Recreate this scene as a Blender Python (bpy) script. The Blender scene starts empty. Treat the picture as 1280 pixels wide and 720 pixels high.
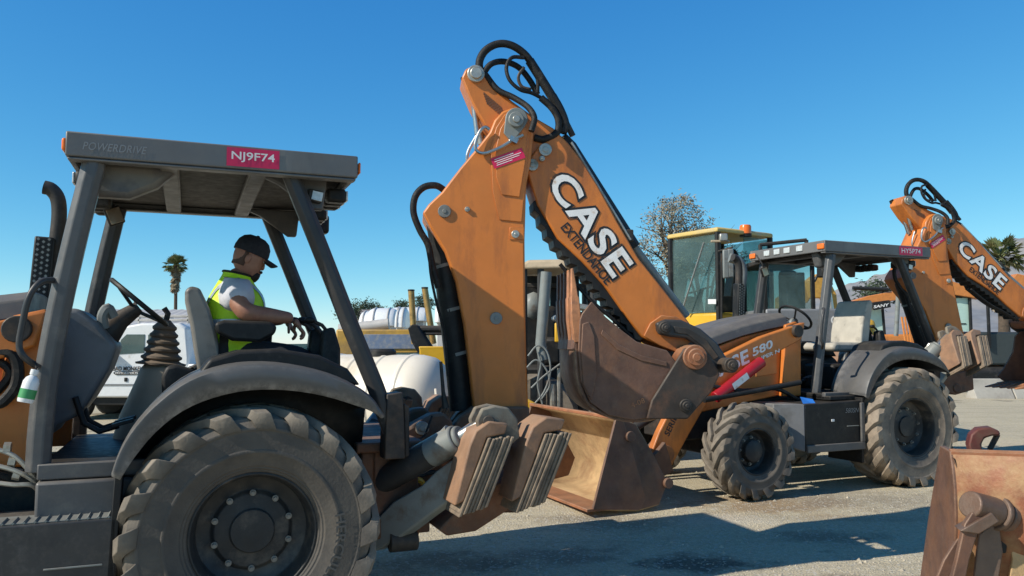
import bpy, bmesh, math, random
from mathutils import Vector, Matrix, noise
random.seed(7)
PI = math.pi; R = math.radians
scn = bpy.context.scene; COL = scn.collection
V = Vector

# ------------------------------------------------------------------ camera frame (metres; camera at 0,0,1.65 looking along +Y)
FPX, HC = 1000.0, 1.65
PITCH = math.atan(70 / FPX)
CAM = V((0, 0, HC))
def ray(u, v):
    x = (u - 640) / FPX; y = (360 - v) / FPX
    return V((x, math.cos(PITCH) - y * math.sin(PITCH), math.sin(PITCH) + y * math.cos(PITCH)))
def at(u, v, D):                       # world point on a sight line at ground distance D
    r = ray(u, v); return CAM + r * (D / r.y)
def onground(u, v, z=0.0):
    r = ray(u, v); return CAM + r * ((z - HC) / r.z)

class Frame:                           # a machine's own axes: X to its front, Y to its left side, Z up
    def __init__(s, x, y, a, z=0.0, sc=1.0):
        s.o = V((x, y, z)); s.a = a; s.sc = sc
        s.t = V((-math.cos(a), -math.sin(a), 0)); s.n = V((math.sin(a), -math.cos(a), 0))
    def w(s, P): return s.o + s.sc * (s.t * P[0] + s.n * P[1] + V((0, 0, P[2])))
    def px(s, u, v, y):                # point of the machine's plane Y = y seen at a place of the photo
        r = ray(u, v); k = ((s.o + s.n * (y * s.sc) - CAM).dot(s.n)) / r.dot(s.n)
        W = CAM + r * k - s.o
        return V((W.dot(s.t) / s.sc, y, W.z / s.sc))
    @property
    def rz(s): return PI + s.a
T1 = Frame(-1.7169, 5.16265, R(22))
T2 = Frame(4.0984, 10.1892, R(24.23), 0.03, 1.0226)
SWING = R(15)
_pv = T1.w((-1.35, 0, 0))
B1 = Frame(_pv.x, _pv.y, R(22) - SWING)
def A(u, v, y): return T1.px(u, v, y)
def Q(u, v, y): return T2.px(u, v, y)
def B(u, v, y): return B1.px(u, v, y)
def xz(f, pts, y): return [(p.x, p.z) for p in (f(u, v, y) for u, v in pts)]

# ------------------------------------------------------------------ materials
MATS = {}
def mat(name, base, rough=.5, metal=0., dirt=None, damt=.0, dscale=3., var=.12, vscale=9., bump=.0, bscale=60., dust=None, dustamt=0., spec=.5, coat=0., streak=False, emis=None, edge=None):
    m = bpy.data.materials.new(name); m.use_nodes = True
    nt = m.node_tree; N = nt.nodes; L = nt.links
    bs = N['Principled BSDF']
    tc = N.new('ShaderNodeTexCoord')
    def noise_(scale, detail=6, rough_=.6, vec=None):
        n = N.new('ShaderNodeTexNoise'); n.inputs['Scale'].default_value = scale; n.inputs['Detail'].default_value = detail
        n.inputs['Roughness'].default_value = rough_
        L.new(vec if vec else tc.outputs['Object'], n.inputs['Vector']); return n.outputs['Fac']
    def rng(src, a, b, c=0., d=1.):
        r = N.new('ShaderNodeMapRange'); L.new(src, r.inputs[0])
        for i, q in enumerate((a, b, c, d)): r.inputs[i + 1].default_value = q
        return r.outputs[0]
    def mix(fac, c1, c2):
        x = N.new('ShaderNodeMix'); x.data_type = 'RGBA'
        if isinstance(fac, float): x.inputs[0].default_value = fac
        else: L.new(fac, x.inputs[0])
        for i, c in ((6, c1), (7, c2)):
            if isinstance(c, tuple): x.inputs[i].default_value = (*c, 1)
            else: L.new(c, x.inputs[i])
        return x.outputs[2]
    lo = tuple(max(0, c * (1 - var)) for c in base); hi = tuple(min(1, c * (1 + var)) for c in base)
    col = mix(rng(noise_(vscale), .3, .7), lo, hi)
    rsrc = rng(noise_(vscale * 2.3, 4), .3, .7, max(.05, rough - .1), min(1, rough + .12))
    if dirt:
        vec = None
        if streak:
            mp = N.new('ShaderNodeMapping'); mp.inputs['Scale'].default_value = (1, 1, .25); L.new(tc.outputs['Object'], mp.inputs[0]); vec = mp.outputs[0]
        f = rng(noise_(dscale, 9, .68, vec), .62 - damt * .34, .70 - damt * .1, 0., .85)
        col = mix(f, col, dirt)
    if dust:
        g = N.new('ShaderNodeNewGeometry'); s = N.new('ShaderNodeSeparateXYZ'); L.new(g.outputs['Normal'], s.inputs[0])
        up = rng(s.outputs[2], .05, .95)
        mu = N.new('ShaderNodeMath'); mu.operation = 'MULTIPLY'; L.new(up, mu.inputs[0])
        L.new(rng(noise_(5., 8), .3, .75, .35 * dustamt, dustamt), mu.inputs[1])
        ad = N.new('ShaderNodeMath'); ad.operation = 'ADD'; ad.use_clamp = True
        L.new(mu.outputs[0], ad.inputs[0]); L.new(rng(noise_(14., 8, .7), .5, .8, 0., dustamt * .45), ad.inputs[1])
        col = mix(ad.outputs[0], col, dust)
    if edge:                           # chipped and rubbed edges
        bv = N.new('ShaderNodeBevel'); bv.samples = 4; bv.inputs['Radius'].default_value = edge[1]
        ge = N.new('ShaderNodeNewGeometry'); dt = N.new('ShaderNodeVectorMath'); dt.operation = 'DOT_PRODUCT'
        L.new(bv.outputs[0], dt.inputs[0]); L.new(ge.outputs['True Normal'], dt.inputs[1])
        e1 = rng(dt.outputs['Value'], .97, .80); mu2 = N.new('ShaderNodeMath'); mu2.operation = 'MULTIPLY'
        L.new(e1, mu2.inputs[0]); L.new(rng(noise_(9., 8, .75), .42, .62), mu2.inputs[1]); col = mix(mu2.outputs[0], col, edge[0])
        # scattered chips and scratches
        mp2 = N.new('ShaderNodeMapping'); mp2.inputs['Scale'].default_value = (1, 1, .5); mp2.inputs['Rotation'].default_value = (0, .6, 0); L.new(tc.outputs['Object'], mp2.inputs[0])
        col = mix(rng(noise_(16., 10, .8, mp2.outputs[0]), .71, .76, 0, .7), col, edge[0])
    L.new(col, bs.inputs['Base Color']); L.new(rsrc, bs.inputs['Roughness'])
    bs.inputs['Metallic'].default_value = metal
    bs.inputs['Specular IOR Level'].default_value = spec
    if coat: bs.inputs['Coat Weight'].default_value = coat
    if bump:
        b = N.new('ShaderNodeBump'); b.inputs['Strength'].default_value = bump; b.inputs['Distance'].default_value = .01
        L.new(noise_(bscale, 8, .65), b.inputs['Height']); L.new(b.outputs[0], bs.inputs['Normal'])
    if emis:
        bs.inputs['Emission Color'].default_value = (*emis[0], 1); bs.inputs['Emission Strength'].default_value = emis[1]
    MATS[name] = m; return m
DUST = (.34, .28, .21)
ORANGE = mat('tan_orange_paint', (.61, .187, .032), .42, 0, (.33, .105, .03), .34, 3.2, .10, 4, .06, 40, (.42, .26, .13), .14, streak=True, edge=((.10, .055, .035), .014))
ORANGE2 = mat('weathered_orange_paint', (.48, .155, .035), .55, 0, (.13, .065, .04), .5, 3, .16, 5, .15, 40, DUST, .35)
BROWN = mat('rusty_brown_frame', (.15, .062, .03), .65, 0, (.06, .04, .03), .5, 4, .25, 6, .2, 50, DUST, .35)
GREY = mat('grey_plastic', (.088, .087, .087), .5, 0, (.16, .15, .13), .2, 2.5, .12, 5, .05, 90, DUST, .35)
ROOFG = mat('canopy_grey', (.135, .131, .127), .45, 0, (.19, .185, .17), .25, 2, .12, 3, .04, 60, (.3, .28, .24), .2, streak=True)
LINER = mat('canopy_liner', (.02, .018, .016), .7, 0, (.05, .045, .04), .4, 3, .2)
COWLM = mat('cowl_grey_plastic', (.15, .152, .158), .5, 0, (.1, .1, .095), .25, 3, .12, 5, .05, 80, DUST, .2)
POST_LIT = mat('sunlit_post_grey', (.085, .085, .085), .42, 0, (.14, .13, .12), .2, 5, .15, 8, .03, 80, DUST, .12)  # paler copy of the post paint: sunlight on the near front post
FENDERM = mat('fender_grey', (.092, .091, .09), .45, 0, (.07, .068, .066), .3, 2, .15, 4, .08, 70, DUST, .14, edge=((.24, .23, .22), .012))
POST = mat('charcoal_post', (.042, .042, .043), .4, 0, (.09, .085, .08), .15, 5, .15, 8, .03, 80, DUST, .10, spec=.35)
BLACK = mat('black_plastic', (.014, .0145, .015), .5, 0, (.05, .045, .04), .2, 4, .2, 8, .04, 70, DUST, .12, spec=.3)
HOSE = mat('black_hose', (.013, .013, .013), .55, 0, (.06, .05, .04), .25, 14, .3, 30, .35, 160, spec=.3)
EARM = mat('dark_brown_steel', (.052, .042, .036), .55, .1, (.13, .07, .045), .35, 4, .25, 6, .2, 50, DUST, .12, spec=.3)
DSTEEL = mat('dark_steel', (.045, .041, .038), .55, .2, (.12, .08, .055), .35, 4, .25, 6, .15, 50, DUST, .22, spec=.3)
GSTEEL = mat('grey_green_paint', (.20, .215, .205), .5, 0, (.12, .085, .06), .22, 3.5, .12, 6, .1, 60, DUST, .25)
RIMM = mat('dusty_black_rim', (.028, .029, .03), .5, 0, (.12, .10, .08), .3, 5, .2, 8, .06, 70, DUST, .15, spec=.35)
NUTM = mat('dull_nut', (.22, .21, .19), .5, .4)
CHROME = mat('bright_steel', (.42, .42, .41), .32, .9, (.2, .16, .12), .2, 6, .1)
ZINC = mat('zinc_fitting', (.42, .40, .35), .4, .6, (.2, .14, .08), .3, 8, .2)
RUST = mat('worn_bucket_steel', (.135, .070, .048), .6, .15, (.21, .10, .055), .45, 4, .28, 5, .3, 40, DUST, .3, edge=((.34, .22, .14), .014))
RUSTO = mat('rust_orange_steel', (.33, .125, .055), .62, .05, (.16, .075, .04), .45, 4, .25, 6, .3, 45, (.42, .3, .18), .35, edge=((.50, .40, .30), .012))
SANDY = mat('sand_caked_steel', (.50, .33, .165), .85, 0, (.30, .15, .07), .35, 3.2, .2, 7, .6, 40, (.5, .36, .2), .3)
TOOTH = mat('worn_tooth', (.44, .19, .085), .6, .1, (.2, .10, .06), .3, 8, .2, 10, .2, 60)
PADR = mat('dusty_rubber_pad', (.205, .155, .11), .9, 0, (.09, .07, .055), .45, 9, .25, 12, .5, 50, (.42, .32, .22), .55)
FOOTM = mat('dirty_foot_steel', (.20, .18, .145), .8, 0, (.13, .09, .06), .5, 6, .2, 8, .25, 50, (.4, .31, .2), .5)
PADM = mat('pad_bracket', (.28, .15, .085), .65, 0, (.16, .09, .06), .4, 7, .22, 9, .25, 60, (.5, .38, .26), .35)
WHITE = mat('white_paint', (.78, .78, .77), .35, 0, (.5, .47, .42), .12, 3, .04)
WHITEL = mat('white_lettering', (.80, .79, .77), .5, 0, (.52, .36, .25), .26, 14, .06)
BLACKL = mat('black_lettering', (.014, .014, .016), .5, 0, (.3, .12, .04), .14, 12, .1)
GREYL = mat('grey_lettering', (.20, .205, .21), .5)
MAGENTA = mat('magenta_sticker', (.62, .016, .085), .4, 0, (.4, .05, .1), .1, 6, .08)
RED = mat('red_paint', (.36, .012, .02), .38, 0, (.2, .03, .03), .25, 6, .12)
BLUE = mat('blue_sticker', (.03, .17, .55), .4)
YELLOW = mat('yellow_paint', (.72, .40, .022), .4, 0, (.35, .2, .05), .2, 3, .08, 4, 0, 10, DUST, .25)
GOLD = mat('dull_gold_rod', (.46, .29, .10), .35, .5, (.2, .12, .05), .3, 5, .15)
AMBER = mat('amber_lens', (.85, .17, .012), .2, 0, None, 0, 3, .06, spec=.6)
LENS = mat('lamp_lens', (.62, .62, .60), .15, .2, None, 0, 3, .2, 40)
TANROOF = mat('tan_cab_roof', (.52, .40, .26), .6, 0, (.3, .22, .14), .3, 3, .12)
TANKW = mat('cream_poly_tank', (.78, .70, .58), .45, 0, (.6, .5, .36), .25, 1.2, .05, 2, .02, 20)
BEIGE = mat('beige_console', (.46, .40, .31), .6, 0, (.16, .14, .11), .25, 4, .12, 6, .03, 60, DUST, .25)
BOOT = mat('rubber_boot', (.20, .155, .115), .75, 0, (.10, .08, .06), .4, 9, .2, 9, .15, 60)
STEPM = mat('step_black_paint', (.036, .036, .037), .5, 0, (.12, .11, .10), .3, 3, .2, 6, .06, 60, DUST, .3)
SEATM = mat('grey_vinyl_seat', (.22, .205, .18), .45, 0, (.09, .085, .08), .3, 5, .15, 6, .06, 90)
SEATL = mat('pale_worn_seat', (.46, .42, .35), .6, 0, (.22, .2, .17), .25, 5, .12)
CONC = mat('pale_concrete', (.42, .39, .34), .85, 0, (.28, .25, .22), .4, 2, .12, 4, .3, 30)
SHEETM = mat('pale_metal_sheet', (.52, .49, .46), .5, .1, (.35, .33, .3), .2, 1, .06)
SKIN = mat('skin', (.34, .16, .10), .5, 0, (.27, .105, .07), .35, 9, .12, 25, .12, 90)
BEARD = mat('dark_hair', (.012, .009, .008), .7, 0, None, 0, 3, .2, 40)
SHIRT = mat('grey_white_shirt', (.55, .55, .58), .85, 0, None, 0, 3, .10, 8, 1.0, 9)
NEON = mat('neon_vest', (.60, .93, .02), .6, 0, (.48, .78, .02), .4, 7, .10, 8, .9, 10)
SILVER = mat('reflective_tape', (.5, .52, .54), .3, .3)
CAPM = mat('black_cap_cloth', (.012, .013, .018), .75, 0, None, 0, 3, .2, 20, .1, 120)
DENIM = mat('dark_trousers', (.02, .022, .03), .8)
BARK = mat('bark', (.10, .072, .05), .9, 0, (.05, .04, .03), .4, 8, .2, 10, .5, 20)
LEAF = mat('olive_leaves', (.24, .215, .145), .7, 0, (.33, .27, .19), .5, .9, .35, 2.5)
LEAFD = mat('dark_leaves', (.045, .065, .03), .7, 0, None, 0, .6, .4, .5)
PALM = mat('palm_fronds', (.15, .17, .06), .6, 0, (.28, .23, .11), .3, 1, .3)
PALMD = mat('dry_palm_skirt', (.30, .235, .15), .85, 0, None, 0, 1, .3)
HAZE = mat('hazy_mountain', (.205, .215, .235), 1., 0, (.30, .28, .26), .6, .004, .22, .011)  # distance haze is mixed into the base colour
def glass_mat(name, tint, alpha=.35, rough=.04):
    m = bpy.data.materials.new(name); m.use_nodes = True; nt = m.node_tree; N = nt.nodes; L = nt.links
    bs = N['Principled BSDF']; bs.inputs['Base Color'].default_value = (*tint, 1); bs.inputs['Roughness'].default_value = rough
    tr = N.new('ShaderNodeBsdfTransparent'); tr.inputs[0].default_value = (.78, .86, .84, 1)
    mx = N.new('ShaderNodeMixShader'); tc = N.new('ShaderNodeTexCoord'); nz = N.new('ShaderNodeTexNoise'); nz.inputs['Scale'].default_value = 2.5
    L.new(tc.outputs['Object'], nz.inputs['Vector'])
    r = N.new('ShaderNodeMapRange'); L.new(nz.outputs['Fac'], r.inputs[0]); r.inputs[1].default_value = .3; r.inputs[2].default_value = .7
    r.inputs[3].default_value = alpha - .08; r.inputs[4].default_value = alpha + .08
    L.new(r.outputs[0], mx.inputs[0]); L.new(tr.outputs[0], mx.inputs[1]); L.new(bs.outputs[0], mx.inputs[2])
    L.new(mx.outputs[0], N['Material Output'].inputs['Surface']); return m
GLASS = glass_mat('tinted_cab_glass', (.16, .24, .24), .26)
GLASSD = glass_mat('dark_vehicle_glass', (.05, .10, .10), .75)
GLASSP = glass_mat('pale_green_glass', (.55, .75, .66), .8, .15)
def tyre_mat(name, r0, r1, amt, dustc=(.30, .25, .19), base=(.046, .042, .039), low=.42):
    m = bpy.data.materials.new(name); m.use_nodes = True; nt = m.node_tree; N = nt.nodes; L = nt.links; bs = N['Principled BSDF']
    tc = N.new('ShaderNodeTexCoord'); sx = N.new('ShaderNodeSeparateXYZ'); L.new(tc.outputs['Object'], sx.inputs[0])
    cx = N.new('ShaderNodeCombineXYZ'); L.new(sx.outputs[0], cx.inputs[0]); L.new(sx.outputs[2], cx.inputs[2])
    ln = N.new('ShaderNodeVectorMath'); ln.operation = 'LENGTH'; L.new(cx.outputs[0], ln.inputs[0])
    mr = N.new('ShaderNodeMapRange'); L.new(ln.outputs['Value'], mr.inputs[0]); mr.inputs[1].default_value = r0; mr.inputs[2].default_value = r1
    mr.inputs[3].default_value = amt * low; mr.inputs[4].default_value = amt
    nz = N.new('ShaderNodeTexNoise'); nz.inputs['Scale'].default_value = 7; nz.inputs['Detail'].default_value = 9; nz.inputs['Roughness'].default_value = .65
    L.new(tc.outputs['Object'], nz.inputs['Vector'])
    m2 = N.new('ShaderNodeMapRange'); L.new(nz.outputs['Fac'], m2.inputs[0]); m2.inputs[1].default_value = .3; m2.inputs[2].default_value = .65; m2.inputs[3].default_value = .3
    mu = N.new('ShaderNodeMath'); mu.operation = 'MULTIPLY'; L.new(mr.outputs[0], mu.inputs[0]); L.new(m2.outputs[0], mu.inputs[1])
    mx = N.new('ShaderNodeMix'); mx.data_type = 'RGBA'; L.new(mu.outputs[0], mx.inputs[0]); mx.inputs[6].default_value = (*base, 1); mx.inputs[7].default_value = (*dustc, 1)
    L.new(mx.outputs[2], bs.inputs['Base Color']); bs.inputs['Roughness'].default_value = .75
    b = N.new('ShaderNodeBump'); b.inputs['Strength'].default_value = .25; b.inputs['Distance'].default_value = .01
    n2 = N.new('ShaderNodeTexNoise'); n2.inputs['Scale'].default_value = 60; n2.inputs['Detail'].default_value = 6; L.new(tc.outputs['Object'], n2.inputs['Vector'])
    L.new(n2.outputs['Fac'], b.inputs['Height']); L.new(b.outputs[0], bs.inputs['Normal']); return m
TYRE1 = tyre_mat('near_tyre_rubber', .54, .64, .85, low=.26)
TYRE2 = tyre_mat('dusty_tyre_rubber', .36, .56, 1.0, (.34, .27, .2))
TYREF = tyre_mat('dusty_front_tyre_rubber', .42, .47, .85)

# ------------------------------------------------------------------ mesh builder
OFF = {}
class MB:
    def __init__(s): s.v = []; s.f = []; s.mi = []
    def add(s, vs, fs):
        b = len(s.v); s.v += [V(p) for p in vs]; s.f += [tuple(b + i for i in f) for f in fs]; return s
    def box(s, c, d, rot=None):
        vs = [V((x * d[0] / 2, y * d[1] / 2, z * d[2] / 2)) for x in (-1, 1) for y in (-1, 1) for z in (-1, 1)]
        if rot: vs = [rot @ p for p in vs]
        return s.add([p + V(c) for p in vs], [(0, 1, 3, 2), (4, 6, 7, 5), (0, 4, 5, 1), (2, 3, 7, 6), (0, 2, 6, 4), (1, 5, 7, 3)])
    def bb(s, x0, x1, y0, y1, z0, z1): return s.box(((x0 + x1) / 2, (y0 + y1) / 2, (z0 + z1) / 2), (abs(x1 - x0), abs(y1 - y0), abs(z1 - z0)))
    def prism(s, pts, y0, y1):                      # outline in the X-Z plane, thick along Y
        n = len(pts); ar = sum(pts[i][0] * pts[(i + 1) % n][1] - pts[(i + 1) % n][0] * pts[i][1] for i in range(n))
        if ar < 0: pts = pts[::-1]
        if y0 > y1: y0, y1 = y1, y0
        vs = [(x, y0, z) for x, z in pts] + [(x, y1, z) for x, z in pts]
        fs = [tuple(range(n)), tuple(range(2 * n - 1, n - 1, -1))] + [(i, i + n, (i + 1) % n + n, (i + 1) % n) for i in range(n)]
        return s.add(vs, fs)
    def loft(s, secs, cap=True, closed=True):
        n = len(secs[0]); b = len(s.v)
        for q in secs: s.v += [V(p) for p in q]
        for k in range(len(secs) - 1):
            for i in range(n if closed else n - 1):
                j = (i + 1) % n; s.f.append((b + k * n + i, b + k * n + j, b + (k + 1) * n + j, b + (k + 1) * n + i))
        if cap: s.f.append(tuple(b + i for i in range(n - 1, -1, -1))); s.f.append(tuple(b + (len(secs) - 1) * n + i for i in range(n)))
        return s
    def tube(s, path, r, seg=10, cap=True, closed=False, aspect=1.0):
        P = [V(p) for p in path]; n = len(P); rs = r if isinstance(r, (list, tuple)) else [r] * n
        secs = []; up = None
        for i in range(n):
            a = P[(i - 1) % n] if (i or closed) else P[0]; c = P[(i + 1) % n] if (i < n - 1 or closed) else P[-1]
            t = (c - a).normalized()
            if up is None: up = V((0, 1, 0)) if abs(t.y) < .9 else V((1, 0, 0))
            up = (up - t * up.dot(t)).normalized(); sd = t.cross(up)
            secs.append([P[i] + (up * math.cos(q) * aspect + sd * math.sin(q)) * rs[i] for q in (2 * PI * (k + .5) / seg for k in range(seg))])
        if closed: secs.append(secs[0]); cap = False
        return s.loft(secs, cap)
    def cyl(s, p0, p1, r, r2=None, seg=20): return s.tube([p0, p1], [r, r if r2 is None else r2], seg)
    def lathe(s, prof, o, ax, seg=32, cap=False):
        o = V(o); ax = V(ax).normalized(); u = ax.orthogonal().normalized(); w = ax.cross(u)
        secs = [[o + ax * h + (u * math.cos(2 * PI * k / seg) + w * math.sin(2 * PI * k / seg)) * max(r, 1e-4) for k in range(seg)] for r, h in prof]
        return s.loft(secs, cap)
    def ball(s, c, r, seg=14, rot=None):
        r = (r, r, r) if not isinstance(r, (tuple, list)) else r; h = seg // 2
        secs = []
        for i in range(h + 1):
            a = PI * i / h; secs.append([V((r[0] * max(math.sin(a), .002) * math.cos(2 * PI * k / seg), r[1] * max(math.sin(a), .002) * math.sin(2 * PI * k / seg), r[2] * math.cos(a))) for k in range(seg)])
        secs = [[((rot @ p) if rot else p) + V(c) for p in q] for q in secs]
        return s.loft(secs, True)
    def build(s, name, m, parent=None, bevel=0., fn=None, smooth=40, seg=2, solid=0., sub=0, loc=None):
        vs = [fn(p) for p in s.v] if fn else s.v
        off = OFF.get(parent.name, V((0, 0, 0))) if parent else (V(loc) if loc is not None else V((0, 0, 0)))
        me = bpy.data.meshes.new(name); me.from_pydata([tuple(p - off) for p in vs], [], s.f); me.materials.append(m)
        bm = bmesh.new(); bm.from_mesh(me); bmesh.ops.recalc_face_normals(bm, faces=bm.faces); bm.to_mesh(me); bm.free()
        if smooth:
            me.shade_smooth(); me.set_sharp_from_angle(angle=R(smooth))
        o = bpy.data.objects.new(name, me); COL.objects.link(o)
        if parent: o.parent = parent; OFF[o.name] = off
        elif loc is not None: o.location = V(loc); OFF[o.name] = V(loc)
        if solid:
            q = o.modifiers.new('thickness', 'SOLIDIFY'); q.thickness = solid; q.offset = 0
        if bevel:
            q = o.modifiers.new('edge', 'BEVEL'); q.width = bevel; q.segments = seg; q.limit_method = 'ANGLE'; q.angle_limit = R(35); q.harden_normals = False
        if sub:
            q = o.modifiers.new('sub', 'SUBSURF'); q.levels = sub; q.render_levels = sub
        return o
def tag(o, label, cat, group=None, kind=None):
    if label: o['label'] = label
    if cat: o['category'] = cat
    if group: o['group'] = group
    if kind: o['kind'] = kind
    return o
def thing(name, label, cat, loc=(0, 0, 0), rz=0., group=None, sc=1., world=True):
    o = bpy.data.objects.new(name, None); COL.objects.link(o); o.location = V(loc); o.rotation_euler = (0, 0, rz); o.scale = (sc,) * 3
    o.empty_display_size = .2
    tag(o, label, cat, group); OFF[o.name] = V(loc) if world else V((0, 0, 0)); return o
def struct(o): o['kind'] = 'structure'; return o

def glyphs(body, bold=0., shear=0., spacing=1.0):
    c = bpy.data.curves.new('glyphs', 'FONT'); c.body = body; c.offset = bold; c.shear = shear; c.space_character = spacing; c.resolution_u = 4
    o = bpy.data.objects.new('glyphs', c); COL.objects.link(o)
    dg = bpy.context.evaluated_depsgraph_get(); dg.update()
    me = bpy.data.meshes.new_from_object(o.evaluated_get(dg))
    vs = [V(v.co) for v in me.vertices]; fs = [tuple(p.vertices) for p in me.polygons]
    bpy.data.objects.remove(o); bpy.data.curves.remove(c); bpy.data.meshes.remove(me)
    return vs, fs
def text(body, o, dx, dy, w, h, out, m, parent, name='lettering', bold=0., shear=0., fn=None, spacing=1.0, pad=0., ref=None):
    """flat lettering: o = lower left corner, dx / dy = unit directions, w x h = size, out = offset off the surface"""
    vs, fs = glyphs(body, bold, shear, spacing)
    rv = vs if ref is None else glyphs(body, ref, shear, spacing)[0]
    x0 = min(p.x for p in rv); x1 = max(p.x for p in rv); y0 = min(p.y for p in rv); y1 = max(p.y for p in rv)
    q = MB(); q.add([V(o) + V(dx) * ((p.x - x0) / (x1 - x0) * w) + V(dy) * ((p.y - y0) / (y1 - y0) * h) + V(out) for p in vs], fs)
    return q.build(name, m, parent, 0, fn, 0)

def arc(c, r, a0, a1, n, y=None):
    return [(c[0] + r * math.cos(a0 + (a1 - a0) * i / n), c[1] + r * math.sin(a0 + (a1 - a0) * i / n)) for i in range(n + 1)]
def spline(pts, k=4):
    P = [V(p) for p in pts]; P = [P[0] * 2 - P[1]] + P + [P[-1] * 2 - P[-2]]; out = []
    for i in range(1, len(P) - 2):
        for j in range(k):
            t = j / k; a, b, c, d = P[i - 1:i + 3]
            out.append(.5 * ((2 * b) + (c - a) * t + (2 * a - 5 * b + 4 * c - d) * t * t + (3 * b - a - 3 * c + d) * t ** 3))
    out.append(P[-2]); return out

# ------------------------------------------------------------------ wheels (axle along local Y, outer face to +Y)
def tyre_mesh(rad, hw, rim, nlug, lugw, lugh, sweep):
    q = MB(); rb = rad - lugh
    prof = [(rim, hw * .78), (rim + .012, hw * .86), (rim + .02, hw * .86), (rim + .026, hw * .91), (rim + .036, hw * .91), (rim + .042, hw * .945), ((rim + rb) * .5 - .05, hw * 1.0), ((rim + rb) * .5 - .045, hw * 1.02), ((rim + rb) * .5 - .03, hw * 1.02), ((rim + rb) * .5 - .025, hw * 1.005), ((rim + rb) * .5, hw * 1.015), (rb - .085, hw * 1.0), (rb - .08, hw * 1.018), (rb - .066, hw * 1.016), (rb - .06, hw * .99), (rb - .02, hw * .92), (rb, hw * .72), (rb + .006, 0)]
    prof = prof + [(r, -h) for r, h in prof[-2::-1]]
    q.lathe(prof, (0, 0, 0), (0, 1, 0), 72)
    for side in (1, -1):
        for k in range(nlug):
            a0 = 2 * PI * (k + (.5 if side < 0 else 0)) / nlug
            st = [(1.04, rb - .075, rb - .045, .30), (1.03, rb - .03, rad - .028, .15), (.92, rb - .01, rad - .006, 0.), (.55, rb, rad, -.45), (.08, rb, rad, -.95)]
            secs = []
            for (hf, r0, r1, sw) in st:
                a = a0 + sweep * sw; y = side * hw * hf; w0 = lugw * .62 / rad; w1 = lugw * .40 / rad
                P = lambda r, b, yy: (r * math.cos(b), yy, r * math.sin(b))
                yo = y + side * (.012 if hf > 1 else 0)
                secs.append([P(r0, a - w0, y), P(r1, a - w1, yo), P(r1, a + w1, yo), P(r0, a + w0, y)])
            q.loft(secs, True)
    return q
def rim_mesh(rim, hw, rear):
    q = MB()
    if rear: prof = [(rim + .012, hw * .80), (rim - .006, hw * .84), (rim - .02, hw * .74), (rim - .035, hw * .30), (rim - .07, hw * .22), (rim * .66, hw * .20), (rim * .6, hw * .30), (rim * .36, hw * .34), (rim * .35, hw * .42), (.001, hw * .43)]
    else: prof = [(rim + .012, hw * .80), (rim - .006, hw * .86), (rim - .018, hw * .75), (rim - .03, hw * .1), (rim * .72, hw * .02), (rim * .66, hw * .12), (rim * .5, hw * .15), (rim * .48, hw * .55), (rim * .40, hw * .62), (.001, hw * .64)]
    q.lathe(prof, (0, 0, 0), (0, 1, 0), 56)
    q.lathe([(rim + .01, -hw * .8), (rim - .03, -hw * .6), (rim * .3, -hw * .3), (.001, -hw * .3)], (0, 0, 0), (0, 1, 0), 32)
    return q
def make_wheel(parent, loc, kind, side, letters=None, tyrem=None):
    rad, hw, rim, nl, lw, lh, sw = (.662, .245, .318, 20, .100, .038, .30) if kind == 'rear' else (.487, .16, .232, 16, .078, .040, .40)
    w = rim_mesh(rim, hw, kind == 'rear').build('wheel', RIMM, parent, .004)
    w.location = loc; w.rotation_euler = (0, R(random.uniform(0, 360)) if not letters else 0, 0 if side > 0 else PI)
    OFF[w.name] = V((0, 0, 0))
    tyre_mesh(rad, hw, rim, nl, lw, lh, sw).build('tyre', tyrem, w, .007, smooth=50)
    nb = 10 if kind == 'rear' else 8; rb = rim * (.62 if kind == 'rear' else .58); yb = hw * (.30 if kind == 'rear' else .15)
    for k in range(nb):
        a = 2 * PI * (k + .5) / nb; c = (rb * math.cos(a), yb, rb * math.sin(a))
        MB().cyl(c, (c[0], yb + .01, c[2]), .017, seg=12).cyl((c[0], yb + .01, c[2]), (c[0], yb + .026, c[2]), .010, seg=6).build('lug_nut', NUTM, w)
    if letters:
        vs, fs = glyphs(letters, .02, 0, 1.1)
        x1 = max(p.x for p in vs); y1 = max(p.y for p in vs); H = .052; W = H * x1 / y1 * 1.05; r0 = .415
        pts = []
        for p in vs:
            a = R(12) - (p.x / x1 * W) / r0; r = r0 + p.y / y1 * H
            pts.append((-r * math.cos(a), hw * 1.03 + .005, r * math.sin(a)))
        # letters run down the rear side of the sidewall
        MB().add(pts, fs).build('tyre_lettering', mat('tyre_letter_rubber', (.085, .08, .073), .6), w, 0, None, 0)
    return w

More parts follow.
